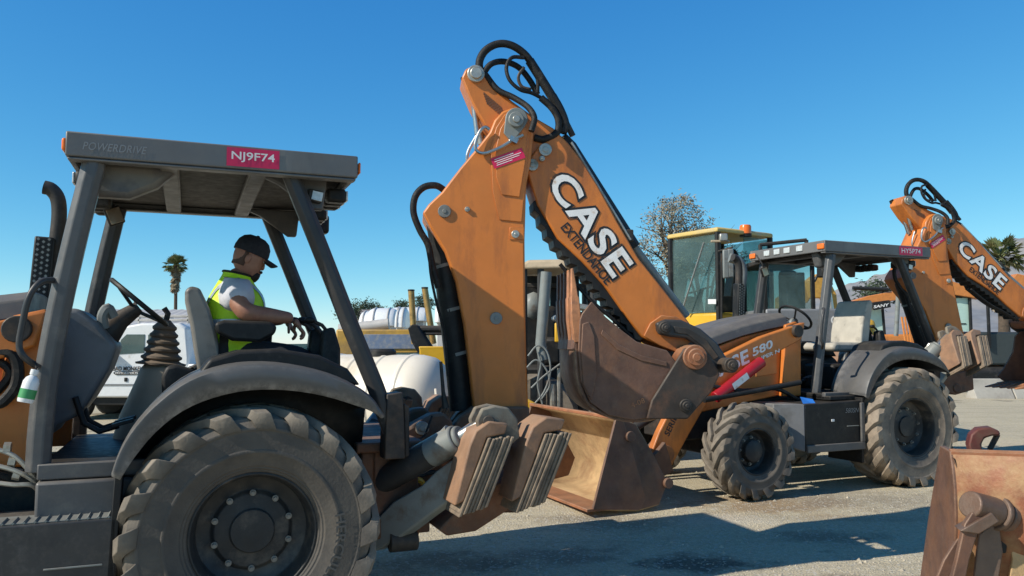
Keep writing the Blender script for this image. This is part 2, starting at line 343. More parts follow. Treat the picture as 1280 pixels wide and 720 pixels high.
# ------------------------------------------------------------------ the backhoe loader (built twice)
def backhoe_loader(F, label, cfg):
    T = thing('backhoe_loader', label, 'backhoe loader', F.o, F.rz, 'orange and grey backhoe loaders', F.sc, world=False)
    near = cfg['near']
    # --- roof canopy
    x0, x1, hy, zb, zt = cfg.get('roof', (-.545, .95, .85, 2.61, 2.738))
    q = MB(); q.bb(x0 + .035, x1 - .035, -hy + .035, hy - .035, zt - .03, zt - .003); gx = x1 - .95; rx_ = x0 + .545
    for s in (-1, 1): q.bb(x0, x1, s * hy, s * (hy - .035), zb, zt)
    q.bb(x0, x0 + .035, -hy + .035, hy - .035, zb, zt)
    q.bb(x1 - .035, x1, -hy + .035, hy - .035, zb, zt)
    for s in (-1, 1): q.bb(x0 + .01, x1 - .01, s * (hy - .006), s * (hy - .08), zb - .018, zb - .002)
    roof = q.build('roof_canopy', ROOFG, T, .008)
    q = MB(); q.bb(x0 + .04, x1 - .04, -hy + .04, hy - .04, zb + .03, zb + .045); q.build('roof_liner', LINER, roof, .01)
    q = MB()
    for xx in (.46, .0): q.bb(xx - .05, xx + .05, -hy + .05, hy - .05, zb - .015, zb + .028)
    q.build('roof_beam', GREY, roof, .012)
    for s in (-1, 1):                                           # gussets where the posts meet the roof
        MB().prism([(rx_ + a_, zb + b_) for a_, b_ in ((-.40, .02), (.0, .02), (-.12, -.03), (-.32, -.17), (-.38, -.17))], s * (hy - .25), s * (hy - .19)).build('roof_gusset', GREY, roof, .012)
        if s > 0: MB().prism([(gx + a_, zb + b_) for a_, b_ in ((.90, .02), (.40, .02), (.52, -.10), (.66, -.17), (.84, -.17))], s * (hy - .29), s * (hy - .17)).build('roof_gusset', GREY, roof, .03)
    for s in (-1, 1):
        for ex, sg in ((x1, 1), (x0, -1)):
            MB().bb(ex - .005, ex + .018 * sg, s * (hy - .11), s * (hy - .005), zt - .10, zt - .035).build('turn_lamp', AMBER, roof, .01)
    for yy in (-.50 * hy, -.22 * hy, .05 * hy, .38 * hy):
        MB().box((x1 + .004, yy, zb + .07), (.02, .10, .07)).build('work_lamp', LENS, roof, .008)
    for ex, sg in ((x1, 1), (x0, -1)):
        for yy in ((-.62 * hy, -.46 * hy, -.30 * hy, .30 * hy, .46 * hy, .60 * hy) if (near == 'step' or sg < 0) else ()):
            h = MB().box((ex - sg * .07, yy, zb - .055), (.12, .10, .085)).build('work_lamp', BLACK, roof, .02)
            MB().box((ex - sg * .006, yy, zb - .055), (.012, .08, .062)).build('lamp_lens', LENS, roof, .004)
    c = A(393, 246, .66) if near == 'step' else V((x0 + .20, hy - .17, zb - .11))
    l = MB().box(c, (.085, .06, .075), Matrix.Rotation(R(-10), 3, 'Y')).build('work_lamp', DSTEEL, roof, .01)
    MB().box(c + V((-.012, .032, 0)), (.062, .008, .055), Matrix.Rotation(R(-10), 3, 'Y')).build('lamp_lens', LENS, roof, .002)
    # writing on the fascia
    n = V((0, 1, 0)); bx = V((-1, 0, 0)); bz = V((0, 0, 1))
    if cfg['powerdrive']:
        p = A(103, 187, .85); e = A(184, 188, .85)
        text('POWERDRIVE', p, bx, bz, p.x - e.x, .042, n * .004, GREYL, roof, 'lettering', .012, .25, spacing=1.05)
    p = F.px(*cfg['st0'], hy); e = F.px(*cfg['st1'], hy)
    zz0, zz1 = zb + .012, zt - .012
    MB().add([(p.x, hy + .003, zz0), (e.x, hy + .003, zz0), (e.x, hy + .003, zz1), (p.x, hy + .003, zz1)], [(0, 1, 2, 3)]).build('number_sticker', MAGENTA, roof, 0, None, 0)
    w = p.x - e.x
    text(cfg['num'], (p.x - w * .09, hy + .003, zz0 + .024), bx, bz, w * .82, zz1 - zz0 - .046, n * .003, WHITEL, roof, 'number_lettering', .012)
    # --- posts
    fp = [(118, 202), (97, 285), (74, 385), (58, 470), (50, 540), (47, 590)]; rp = [(362, 215), (400, 310), (437, 405), (470, 485), (496, 560)]
    for s in (1, -1):
        pts = [A(u, v, .78) for u, v in fp] if near == 'step' else [Q(u, v, hy - .06) for u, v in ((1040, 318), (1034, 370), (1027, 430), (1021, 492))]
        pts = spline([V((p.x, s * (hy - .08), p.z)) for p in pts], 4)
        MB().tube(pts, .060, 8).build('canopy_post', POST_LIT if s > 0 else POST, T, .006)
        pts = [A(u, v, .74) for u, v in rp] if near == 'step' else [Q(u, v, hy - .1) for u, v in ((1122, 316), (1150, 388), (1178, 462))]
        pts = [V((p.x, s * (hy - .11), p.z)) for p in pts]
        MB().tube(pts, .053, 8).build('canopy_post', POST, T, .006)
    c = A(402, 281, -.74); MB().box(c, (.10, .12, .14)).build('wiper_motor', BLACK, T, .02)
    m0 = A(143, 270, -.32)
    mr = MB().box(m0, (.10, .03, .12), Matrix.Rotation(R(22), 3, 'Y')).build('mirror', BLACK, T, .012)
    MB().box(m0 + V((-.006, .017, 0)), (.082, .006, .10), Matrix.Rotation(R(22), 3, 'Y')).build('mirror_glass', mat('mirror_glass', (.35, .27, .2), .15, .6), mr, .002)
    MB().tube([m0, m0 + V((.02, -.01, .1)), m0 + V((.03, -.1, .22))], .01, 8).build('mirror_arm', BLACK, mr)
    # --- exhaust
    ex = spline([A(u, v, -.4) for u, v in ((55, 234), (64, 237), (72, 248), (74, 268), (71, 300), (67, 340), (61, 390))], 4)
    e = MB().tube(ex, .045, 14).build('exhaust_stack', DSTEEL, T)
    q = MB(); a = A(57, 297, -.33); b = A(47, 395, -.33); q.tube([a, b], .075, 4)
    g = q.build('exhaust_guard', BLACK, e, .01)
    q = MB()
    for i in range(14):
        for j in range(3):
            t = (i + .5 + .5 * (j % 2)) / 15; q.box(a.lerp(b, t) + V((.03 - j * .03, .056, 0)), (.014, .006, .014), Matrix.Rotation(R(45), 3, 'Y'))
    q.build('guard_perforation', GSTEEL, e)
    # --- hood, side panels, cowl
    secs = []
    for x, z, hw in ((1.16, 1.95, .44), (1.45, 1.905, .44), (1.8, 1.83, .43), (2.15, 1.73, .42), (2.5, 1.615, .40), (2.62, 1.54, .385), (2.66, 1.45, .37)):
        zl = z - .16
        secs.append([(x, -hw, zl), (x, -hw * .96, z - .06), (x, -hw * .78, z - .012), (x, -hw * .3, z), (x, hw * .3, z), (x, hw * .78, z - .012), (x, hw * .96, z - .06), (x, hw, zl)])
    hood = MB().loft(secs).build('hood', GREY, T, .01)
    q = MB()
    for x in (1.35, 1.9): q.bb(x - .012, x + .012, -.3, .3, 1.86, 1.885)
    lo = [(1.18, 1.02), (2.62, .82), (2.645, 1.40), (2.5, 1.44), (1.8, 1.66), (1.18, 1.785)]
    sp = MB().prism(lo, -.41, .41).build('engine_side_panel', ORANGE, T, .012)
    MB().prism([(1.32, 1.25), (1.62, 1.22), (1.62, 1.60), (1.32, 1.66)], .412, .425).build('side_door', ORANGE, sp, .01)
    MB().prism([(1.70, 1.20), (1.90, 1.18), (1.90, 1.44), (1.70, 1.48)], .412, .422).build('yellow_label', YELLOW, sp, .004)
    MB().prism([(2.62, .9), (2.70, .92), (2.72, 1.38), (2.66, 1.44), (2.62, 1.42)], -.33, .33).build('front_grille', BLACK, T, .02)
    CW = .22
    cw = [(62, 402), (72, 386), (98, 385), (122, 403), (147, 432), (136, 462), (113, 500), (98, 520), (72, 532), (60, 548), (50, 480)]
    pts = xz(A, cw, CW)
    cowl = MB().prism(pts, -CW, CW).build('front_cowl', COWLM, T, .06, seg=4)
    # --- steering
    c = A(174, 378, 0); d = (A(207, 405, 0) - A(141, 351, 0)).normalized(); rr = .205
    q = MB(); q.tube([c + d * rr * math.cos(a) + V((0, rr * math.sin(a), 0)) for a in (2 * PI * i / 28 for i in range(28))], .016, 8, closed=True)
    for a in (0.3, 2.4, 4.5): q.tube([c + (d * math.cos(a) + V((0, math.sin(a), 0))) * rr, c + V((.02, 0, -.05))], .011, 6)
    st = q.build('steering_wheel', BLACK, T)
    MB().tube([c + V((.0, 0, -.03)), A(150, 400, 0), A(120, 430, 0)], [.04, .06, .11], 12).build('steering_column', DSTEEL, T)
    MB().tube(spline([A(142, 396, .1), A(135, 385, .12), A(128, 395, .12), A(130, 410, .1)]), .03, 8).build('column_switch', GSTEEL, T)
    # --- floor, pedals, sill, step box
    MB().bb(.36, 1.02, -.74, .78, .985, 1.04).build('floor_plate', BLACK, T, .006)
    MB().bb(.34, 1.02, .78, .83, .975, 1.055).build('door_sill', GREY, T, .008)
    for dy in (.05, .25):
        q = MB(); q.tube([(.93, dy, 1.35), (.88, dy, 1.2), (.80, dy, 1.15), (.70, dy, 1.18)], .018, 8); q.box((.68, dy, 1.195), (.12, .09, .02), Matrix.Rotation(R(15), 3, 'Y'))
        q.build('pedal', BLACK, T, .004)
    if near == 'step':
        MB().bb(.58, 1.02, .50, .86, .70, .97).build('tank_panel', GREY, T, .015)
        sb = MB().prism([(.64, .44), (2.3, .44), (2.3, .80), (.64, .80)], .62, 1.0).build('step_box', STEPM, T, .012)
        MB().prism([(.66, .30), (2.2, .30), (2.2, .437), (.66, .437)], .60, .97).build('step_box_base', BLACK, T, .012)
        MB().bb(.70, .95, 1.001, 1.010, .578, .586).build('step_trim', GSTEEL, sb, .002)
        q = MB()
        for i in range(34): q.box((.68 + i * .045, .93, .806), (.010, .13, .010), Matrix.Rotation(R(45), 3, 'Y'))
        q.bb(.66, 2.2, .80, .992, .801, .804); q.build('step_tread', GSTEEL, sb, 0)
        q = MB()
        for k in range(3): q.tube(spline([A(-8 + k * 4, 560 + 22 * k, .72), A(18, 570 + 18 * k, .74), A(38, 590 + 8 * k, .74), A(48, 605 + 4 * k, .7)]), .012, 8)
        for k in range(3): q.cyl(A(5 + k * 6, 560 + 16 * k, .72), A(14 + k * 6, 560 + 17 * k, .72), .03, seg=6)
        q.build('hydraulic_pipe', ZINC, T)
        q = MB()
        q.tube(spline([A(-6, 440, .55), A(14, 442, .56), A(22, 458, .56), A(20, 482, .56), A(4, 502, .56), A(-8, 505, .55)]), .03, 8)
        q.tube(spline([A(-6, 450, .52), A(8, 458, .53), A(12, 470, .53), A(-6, 492, .52)]), .022, 8)
        q.build('panel_hose', HOSE, T)
        q = MB(); q.cyl(A(-2, 436, .41), A(-2, 436, .46), .07, seg=24); q.cyl(A(2, 412, .41), A(2, 412, .45), .03); q.build('pivot_boss', BROWN, T, .006)
    else:
        a = Q(1006, 512, 1.0); b = Q(1078, 560, 1.0)
        pts = [(b.x, b.z), (b.x, a.z + .03), (a.x, a.z), (a.x, b.z + .02)]
        bx2 = MB(); 
        bx2.loft([[(b.x, .5, b.z), (b.x, 1.0, b.z), (b.x, 1.0, .97), (b.x, .5, .97)], [(a.x, .5, b.z), (a.x, 1.0, b.z), (a.x, 1.0, .955), (a.x, .5, .955)]])
        be = MB().loft([[(a.x + .002, .5, b.z), (a.x + .002, 1.0, b.z), (a.x + .002, 1.0, .955), (a.x + .002, .5, .955)], [(a.x + .26, .5, b.z + .1), (a.x + .26, .82, b.z + .1), (a.x + .26, .82, .955), (a.x + .26, .5, .955)]])
        tb = bx2.build('tool_box', BLACK, T, .012); be.build('box_end', COWLM, tb, .01)  # box end in paler grey: sunlight on that face put into its colour
        q = MB(); q.bb(b.x - .02, a.x, 1.0, 1.03, b.z - .01, b.z + .07); q.bb(b.x - .02, b.x + .03, 1.001, 1.03, b.z + .07, .95); q.build('box_frame', GREY, tb, .008)
        MB().bb(b.x + .05, b.x + .22, 1.001, 1.012, .70, .708).build('box_latch', GSTEEL, tb, .002)
        MB().bb(b.x + .40, b.x + .44, 1.001, 1.008, .76, .785).build('box_latch', WHITE, tb, .002)
        text('580SN', (b.x + .24, 1.004, .845), bx, bz, .2, .05, n * .003, GREYL, tb, 'lettering', .0, .3)
        MB().add([Q(1000, 496, .84), Q(1016, 499, .92), Q(1022, 508, 1.0), Q(1006, 510, 1.0)], [(0, 1, 2, 3)]).build('blue_sticker', BLUE, tb, 0, None, 0)
        MB().bb(.45, 1.02, .52, .9, .972, 1.02).build('tank_panel', BLACK, T, .01)
    MB().prism([(.655, .30), (.69, .30), (.66, 1.0), (.625, 1.0)], .52, 1.0).build('mudflap', BLACK, T, .004)
    # --- grab rail
    gr = spline([A(66, 350, .80), A(50, 353, .86), A(36, 372, .88), A(28, 405, .88), A(24, 432, .88), A(30, 446, .88), A(46, 458, .82)], 5)
    MB().tube(gr, .016, 10).build('grab_rail', POST, T)
    # --- lever console with bellows
    if near == 'step':
        YC = -.28; b0 = A(180, 562, YC); t0 = A(203, 456, YC)
        q = MB(); cy_ = -.44
        q.loft([[(cx_ + rx2 * math.cos(a) * (1 if abs(math.cos(a)) < .5 else .97), cy_ + ry2 * math.sin(a), z2) for a in (2 * PI * k / 24 for k in range(24))] for cx_, z2, rx2, ry2 in ((b0.x - .01, b0.z, .23, .20), (b0.x - .03, b0.z + .2, .20, .185), (t0.x + .005, t0.z - .08, .155, .165), (t0.x, t0.z - .03, .145, .155), (t0.x, t0.z, .12, .13))])
        lc = q.build('lever_console', BEIGE, T, 0, smooth=60)
        b1 = A(201, 456, -.42); t1 = A(207, 400, -.42); ax = (t1 - b1); L_ = ax.length
        prof = [(.155, 0), (.157, .012), (.125, .02)]
        for k in range(5):
            r = .128 - k * .013; h = .03 + k * L_ * .165
            prof += [(r * .86, h), (r, h + .012), (r * 1.0, h + .026), (r * .86, h + .036)]
        prof += [(.045, L_ * .95), (.03, L_), (.001, L_ + .004)]
        MB().lathe(prof, b1, ax, 24).build('rubber_bellows', BOOT, lc)
        MB().tube([t1 - V((0, 0, .02)), A(210, 392, -.42), A(205, 385, -.42)], .02, 8).build('lever', BLACK, lc)
        pts = xz(A, [(203, 505), (202, 470), (208, 458), (222, 455), (242, 462), (250, 480), (250, 510)], .30)
        MB().prism(pts, .26, .34).build('seat_side_shield', BLACK, T, .02, seg=3)
    # --- seat
    sgn = -1 if cfg['seat_forward'] else 1
    def sx(p): return (p[0] * sgn + (-.04 if sgn < 0 else 0), p[1] + (.13 if sgn < 0 else 0))
    smat = SEATL if cfg['seat_forward'] else SEATM
    base = MB().bb(-.25, .28, -.24, .24, 1.04, 1.34).build('seat', BLACK, T, .03)
    back = [(231, 363), (238, 357), (250, 360), (262, 385), (270, 412), (276, 440), (279, 470), (262, 482), (250, 478), (243, 440), (238, 405), (231, 375)]
    MB().prism([sx(p) for p in xz(A, back, .24)], -.25, .24).build('seat_backrest', smat, base, .05 if sgn > 0 else .075, seg=4)
    MB().prism([sx(p) for p in [(.30, 1.36), (-.30, 1.36), (-.34, 1.42), (-.28, 1.48), (.30, 1.47)]], -.25, .25).build('seat_cushion', smat, base, .04, seg=3)
    arm = xz(A, [(268, 404), (280, 400), (338, 402), (346, 408), (343, 418), (325, 428), (290, 426), (270, 416)], .32)
    for s in (() if cfg['seat_forward'] else (1, -1)): MB().prism([sx(p) for p in arm], s * .29, s * .36).build('seat_armrest', BLACK, base, .02, seg=3)
    # --- rear controls
    q = MB()
    for yy, uu in ((.24, 412), (-.24, 412), (.10, 396)):
        a = A(uu, 445, yy); q.loft([[(a.x - .07, yy - .07, 1.05), (a.x + .07, yy - .07, 1.05), (a.x + .07, yy + .07, 1.05), (a.x - .07, yy + .07, 1.05)], [(a.x - .06, yy - .06, 1.62), (a.x + .06, yy - .06, 1.62), (a.x + .06, yy + .06, 1.62), (a.x - .06, yy + .06, 1.62)], [(a.x - .02, yy - .05, 1.76), (a.x + .05, yy - .05, 1.74), (a.x + .05, yy + .05, 1.74), (a.x - .02, yy + .05, 1.76)]])
    ct = q.build('control_tower', BLACK, T, .02)
    for yy, uu in ((.24, 412), (-.24, 412), (.10, 392), (.16, 402)):
        b = A(uu, 418, yy)
        lv = MB().tube([b, b + V((.05, 0, .06)), b + V((.11, .01, .085))], .012, 8).build('control_lever', DSTEEL, ct)
        MB().ball(b + V((.125, .01, .09)), (.035, .028, .022), 12).build('lever_knob', BLACK, lv)
    # --- fenders
    up = [(141, 592), (152, 562), (172, 530), (202, 499), (238, 474), (282, 459), (330, 455), (380, 461), (425, 474), (460, 494), (479, 519)]
    dn = [(150, 600), (168, 572), (194, 541), (228, 514), (268, 497), (312, 488), (360, 488), (405, 495), (445, 507), (466, 515), (477, 523)]
    uo = spline([A(u, v, 1.04) for u, v in up], 3); do = spline([A(u, v, 1.06) for u, v in dn], 3)
    for s in (1, -1):
        secs = []
        for p, d in zip(uo, do):
            secs.append([(d.x, s * 1.055, d.z), (p.x, s * 1.05, p.z - .012), (p.x, s * 1.035, p.z), (p.x, s * .9, p.z + .008), (p.x * .985, s * .56, p.z + .012)])
        f = MB().loft(secs, False, False).build('fender', FENDERM, T, 0, smooth=50, solid=.014)
        q = MB()
        q.loft([[(p.x, s * .555, p.z + .006), (p.x * .97, s * .545, min(p.z - .05, 1.0))] for p in uo], False, False)
        q.build('inner_fender', BLACK, f, 0, solid=.012)
        dk = xz(A, [(243, 474), (262, 449), (300, 438), (350, 436), (400, 444), (436, 461), (452, 482)], .95)
        MB().prism(dk, s * .50, s * .93).build('fender_deck', BLACK, f, .02, seg=3)
    q = MB(); a = A(485, 492, .74); b = A(500, 572, .74)
    q.prism([(a.x + .02, a.z), (b.x, a.z + .01), (b.x - .02, b.z), (a.x + .03, b.z)], .66, .80); q.prism([(b.x - .02, a.z - .06), (b.x - .055, a.z - .08), (b.x - .06, b.z), (b.x - .03, b.z)], .60, .74)
    q.build('post_mount', DSTEEL, T, .008)
    # --- chassis
    q = MB(); q.bb(-.78, 2.6, -.34, .34, .56, .98); q.bb(-.2, .2, -.55, .55, .48, .84); q.bb(2.0, 2.28, -.62, .62, .40, .62)
    q.build('chassis', DSTEEL, T, .02)
    q = MB(); q.bb(-1.0, -.62, -.62, .60, .48, .60); q.bb(-1.02, -.60, -.66, .64, 1.0, 1.06); q.bb(-.72, -.64, -.6, .58, .6, 1.0)
    for yy in (-.6, -.25, .2, .55): q.bb(-1.0, -.72, yy - .02, yy + .02, .6, 1.0)
    q.bb(-1.16, -1.0, -.28, .28, .42, 1.10)
    q.build('rear_frame', BROWN, T, .012)
    q = MB(); c1 = A(515, 598, .5); q.tube(spline([A(500, 612, .45), A(512, 600, .5), A(524, 600, .5), A(530, 606, .45)]), .018, 8); q.build('yellow_valve', YELLOW, T)
    q = MB(); q.tube(spline([A(498, 570, .5), A(515, 552, .5), A(530, 545, .45), A(540, 520, .4)]), .008, 6)
    q.tube(spline([A(505, 605, .4), A(540, 590, .3), A(570, 600, .2), A(600, 590, .2)]), .016, 8); q.tube(spline([A(500, 625, .45), A(540, 612, .35), A(580, 610, .25)]), .014, 8)
    q.build('rear_hose', HOSE, T)
    q = MB(); sc_ = xz(A, [(500, 556), (508, 536), (524, 527), (540, 518), (556, 516), (566, 526), (570, 560)], .30)
    q.prism(sc_, .16, .30); q.prism(sc_, -.30, -.16); q.build('swing_bracket', BROWN, T, .02)
    a = A(527, 535, .30); q = MB(); q.cyl(a, a + V((0, .025, 0)), .045, seg=20); q.cyl(a + V((0, .025, 0)), a + V((0, .035, 0)), .022); q.build('swing_pin', ZINC, T, .004)
    # --- wheels
    letters = 'HERCULES' if near == 'step' else None
    tm = TYRE1 if near == 'step' else TYRE2
    for s in (1, -1):
        make_wheel(T, (0, s * (.815 if near == 'step' else .91), .662), 'rear', s, letters if s > 0 else None, tm)
        make_wheel(T, (2.14, s * (.79 if near == 'step' else .88), .50), 'front', s, None, TYREF)
    # --- stabilizers
    SF = cfg['stab']
    for s in (1, -1):
        def S(u, v, y): p = A(u, v, y); return V((p.x, s * p.y, p.z))
        root_l, root_h, tip_l, tip_h = S(474, 690, .55), S(470, 640, .52), S(590, 602, .98), S(585, 560, .98)
        q = MB(); w = .045
        ar = [(476, 688, .55), (470, 655, .53), (500, 625, .62), (534, 606, .74), (552, 588, .82), (575, 572, .92), (600, 556, 1.0), (612, 580, 1.0), (596, 604, .98), (548, 640, .80), (505, 672, .64)]
        pts = [S(*p) for p in ar]; dx = V((w, s * .02, 0))
        q.loft([[p + dx for p in pts], [p - dx for p in pts]])
        sa = q.build('stabilizer_arm', GSTEEL, T, .012, SF)
        MB().cyl(S(505, 672, .62) + V((-.08, 0, -.02)), S(505, 672, .62) + V((.09, 0, -.02)), .06, seg=18).build('arm_pivot', DSTEEL, sa, .006, SF)
        p0, p1, p2 = S(476, 602, .50), S(572, 548, .92), S(606, 528, 1.02)
        cy = MB().cyl(p0, p1, .083, seg=24).build('stabilizer_cylinder', DSTEEL if s < 0 else POST, T, .008, SF)
        pm = p0.lerp(p1, .66); MB().cyl(pm, p1, .0855, seg=24).cyl(p1, p1 + (p1 - p0).normalized() * .03, .07, seg=24).build('cylinder_sleeve', GSTEEL, cy, .01, SF)
        MB().cyl(p1, p2, .04, seg=14).build('cylinder_rod', CHROME, cy, 0, SF)
        dd = (p1 - p0).normalized(); oo = V((0, s * .03, .09))
        MB().tube([p0.lerp(p1, .30) + oo, p0.lerp(p1, .78) + oo, p0.lerp(p1, .86) + oo], [.018, .018, .03], 8).build('check_valve', ZINC, cy, 0, SF)
        # foot: grey ears, two bracketed rubber pads
        ear = [(588, 524), (595, 509), (611, 505), (628, 508), (639, 522), (642, 545), (628, 556), (604, 552), (592, 543)]
        pe = xz(A, ear, 1.0); q = MB(); q.prism(pe, s * .95, s * .985); q.prism(pe, s * 1.07, s * 1.105); ft = q.build('stabilizer_foot', FOOTM, T, .012, SF)
        MB().cyl(S(611, 527, .93), S(611, 527, 1.13), .035, seg=16).cyl(S(632, 560, .93), S(632, 560, 1.12), .03, seg=16).build('foot_pin', DSTEEL, ft, .005, SF)
        fb = xz(A, [(560, 640), (600, 560), (640, 560), (690, 560), (672, 620), (640, 640), (600, 655)], 1.0)
        fb = xz(A, [(545, 660), (585, 620), (630, 596), (690, 590), (672, 622), (632, 636), (592, 662), (556, 668)], .75)
        if near == 'step': MB().prism(fb, s * .50, s * .80).build('foot_crossbar', BROWN, ft, .012, SF)
        for du, dv, dy in ((0, 0, 0), (70, -5, .0)):
            y0, y1 = (.93, 1.13)
            outl = [(594 + du, 545 + dv), (604 + du, 532 + dv), (610 + du, 540 + dv), (563 + du, 638 + dv), (556 + du, 632 + dv)]
            brk = [(578 + du, 555 + dv), (586 + du, 536 + dv), (603 + du, 524 + dv), (626 + du, 527 + dv), (622 + du, 540 + dv), (600 + du, 544 + dv), (572 + du, 622 + dv), (560 + du, 628 + dv)]
            rub = [(601 + du, 546 + dv), (633 + du, 543 + dv), (634 + du, 552 + dv), (600 + du, 628 + dv), (564 + du, 640 + dv), (560 + du, 636 + dv)]
            pb = MB().prism(xz(A, brk, 1.03), s * .92, s * 1.15).build('pad_bracket', PADM, ft, .01, SF)
            q = MB(); rp_ = xz(A, rub, 1.03); n_ = 7
            a_, b_ = V((rp_[0][0], 0, rp_[0][1])), V((rp_[1][0], 0, rp_[1][1])); c_, d_ = V((rp_[4][0], 0, rp_[4][1])), V((rp_[3][0], 0, rp_[3][1]))
            for i in range(n_):
                t0, t1 = i / n_, (i + .90) / n_
                j = random.uniform(-.008, .008)
                quad = [a_.lerp(b_, t0), a_.lerp(b_, t1), V((c_.lerp(d_, t1).x, 0, c_.lerp(d_, t1).z)), c_.lerp(d_, t0)]
                q.prism([(p.x, p.z + (j if k > 1 else -j)) for k, p in enumerate(quad)], s * (.90 + abs(j)), s * (1.17 + j))
            rb_ = xz(A, [(602 + du, 549 + dv), (631 + du, 547 + dv), (598 + du, 627 + dv), (565 + du, 637 + dv)], 1.03)
            q.prism(rb_, s * .91, s * 1.155)
            q.build('rubber_pad', PADR, ft, .006, SF)
    # --- backhoe boom group
    BM = cfg['boom']; DP = cfg['dipper']; BK = cfg['bucket']
    def mast_px(pts, y=.2): return xz(B, pts, y)
    mo = [(528, 266), (536, 255), (552, 240), (575, 210), (597, 184), (612, 165), (618, 150), (628, 139), (641, 134), (654, 138), (663, 150), (667, 168), (664, 200), (658, 232), (656, 300), (657, 400), (659, 470), (661, 520), (640, 532), (600, 530), (592, 512), (586, 455), (580, 405), (570, 352), (556, 314), (540, 288)]
    boom = MB().prism(mast_px(mo), -.2, .2).build('boom', ORANGE, T, .014, BM)
    MB().prism(mast_px([(613, 185), (620, 160), (631, 143), (644, 139), (656, 146), (662, 165), (659, 205), (652, 278), (624, 275), (616, 240)]), .2, .209).build('boom_doubler', ORANGE, boom, .004, BM)
    MB().prism(mast_px([(619, 188), (625, 162), (634, 147), (645, 142), (655, 150), (659, 166), (656, 205), (649, 247), (627, 244), (620, 222)]), .209, .219).build('boom_doubler', ORANGE, boom, .004, BM)
    a = B(644.5, 151, .219)
    q = MB(); q.prism(mast_px(arc((645, 150), 14, -PI, 0.2, 12) + [(655, 160), (644, 174), (636, 176), (629, 168)]), .219, .235)
    q.cyl(a + V((0, .016, 0)), a + V((0, .045, 0)), .055, seg=24); q.build('pivot_casting', GSTEEL, boom, .006, BM)
    MB().cyl(a + V((0, .045, 0)), a + V((0, .055, 0)), .026, seg=16).build('pivot_pin', ZINC, boom, .004, BM)
    for (u, v, r) in ((555.5, 264.4, .045), (620, 398, .042), (584, 262, .018), (644, 293, .028), (640, 525, .022)):
        a = B(u, v, .2); MB().cyl(a, a + V((0, .018, 0)), r, seg=24).cyl(a + V((0, .018, 0)), a + V((0, .024, 0)), r * .35, seg=10).build('boom_pin', GSTEEL if r > .03 else ZINC, boom, .004, BM)
    MB().prism(mast_px([(637, 284), (655, 284), (655, 300), (637, 300)]), .2, .207).build('pin_plate', ORANGE, boom, .003, BM)
    p = B(618, 211, .223); pe = B(657, 197, .223); d = (pe - p).normalized(); up_ = V((d.z, 0, -d.x)); up_ = up_ if up_.z > 0 else -up_
    L_ = (pe - p).length; p = p - up_ * .0
    MB().add([p, p + d * L_, p + d * L_ + up_ * .075, p + up_ * .075], [(0, 1, 2, 3)]).build('warning_sticker', MAGENTA, boom, 0, BM, 0)
    q = MB()
    for k, (l0, l1) in enumerate(((.1, .7), (.08, .92), (.12, .85), (.1, .6))):
        o_ = p + V((0, .002, 0)) + up_ * (.056 - k * .014); q.add([o_ + d * L_ * l0, o_ + d * L_ * l1, o_ + d * L_ * l1 + up_ * .005, o_ + d * L_ * l0 + up_ * .005], [(0, 1, 2, 3)])
    q.build('sticker_lines', WHITEL, boom, 0, BM, 0)
    # lift cylinder along the front of the boom
    q = MB(); q.tube([B(548, 275, 0), B(557, 330, 0), B(566, 400, 0), B(574, 470, 0), B(578, 512, 0)], .092, 16)
    bc = q.build('boom_cylinder', BLACK, T, 0, BM)
    for u, v in ((557, 330), (566, 385), (573, 440)):
        a = B(u, v, 0); MB().cyl(a, a + V((-.006, 0, -.022)), .096, seg=20).build('cylinder_band', GSTEEL, bc, 0, BM)
    q = MB(); q.tube(spline([B(556, 238, .1), B(545, 232, .12), B(530, 234, .13), B(519, 246, .14), B(517, 266, .14), B(525, 288, .14), B(535, 306, .14), B(540, 330, .13), B(548, 360, .12)], 5), .024, 10)
    q.tube(spline([B(536, 300, .15), B(538, 340, .16), B(546, 380, .15), B(556, 420, .13), B(560, 470, .12)], 4), .010, 8)
    q.build('boom_hose', HOSE, T, 0, BM)
    MB().tube([B(551, 452, .13), B(554, 490, .13), B(557, 510, .13)], [.012, .014, .028], 8).build('hose_fitting', DSTEEL, T, 0, BM)
    q = MB(); sw_ = mast_px([(556, 560), (560, 538), (575, 520), (592, 508), (661, 508), (664, 600), (648, 640), (600, 640)] if near == 'step' else [(556, 540), (560, 528), (575, 518), (592, 508), (657, 508), (650, 556), (600, 560)], .2)
    q.prism(sw_, .05, .235); q.prism(sw_, -.235, -.05); q.cyl(B(606, 545, -.2), B(606, 545, .25), .06); q.build('swing_tower', BROWN, T, .015, BM)
    # stick head, stick
    hd = [(577, 97), (582, 86), (593, 81), (604, 86), (612, 100), (640, 126), (668, 146), (692, 160), (702, 172), (690, 205), (662, 205), (630, 184), (607, 158), (590, 128)]
    head = MB().prism(mast_px(hd, .13), -.13, .13).build('stick_head', ORANGE, T, .012, DP)
    a = B(594.7, 93.3, .13); MB().cyl(a, a + V((0, .03, 0)), .062, seg=24).cyl(a + V((0, .03, 0)), a + V((0, .05, 0)), .042, seg=20).build('head_pin', ZINC, head, .005, DP)
    q = MB()
    for i in range(9):
        for j in range(5):
            a = B(605 + i * 2.6 + j * 1.0, 117 + i * 2.2 - j * 1.0 + j * 4, .131); q.box(a, (.008, .006, .016))
    q.build('cast_markings', BROWN, head, 0, DP)
    so = [(656, 206), (672, 184), (698, 166), (710, 178), (728, 201), (747, 231), (772, 277), (798, 322), (830, 362), (858, 398), (868, 412), (864, 428), (846, 441), (824, 432), (802, 421), (778, 389), (755, 356), (727, 326), (697, 298), (672, 256)]
    stick = MB().prism(mast_px(so, .15), -.15, .15).build('stick', ORANGE, T, .012, DP)
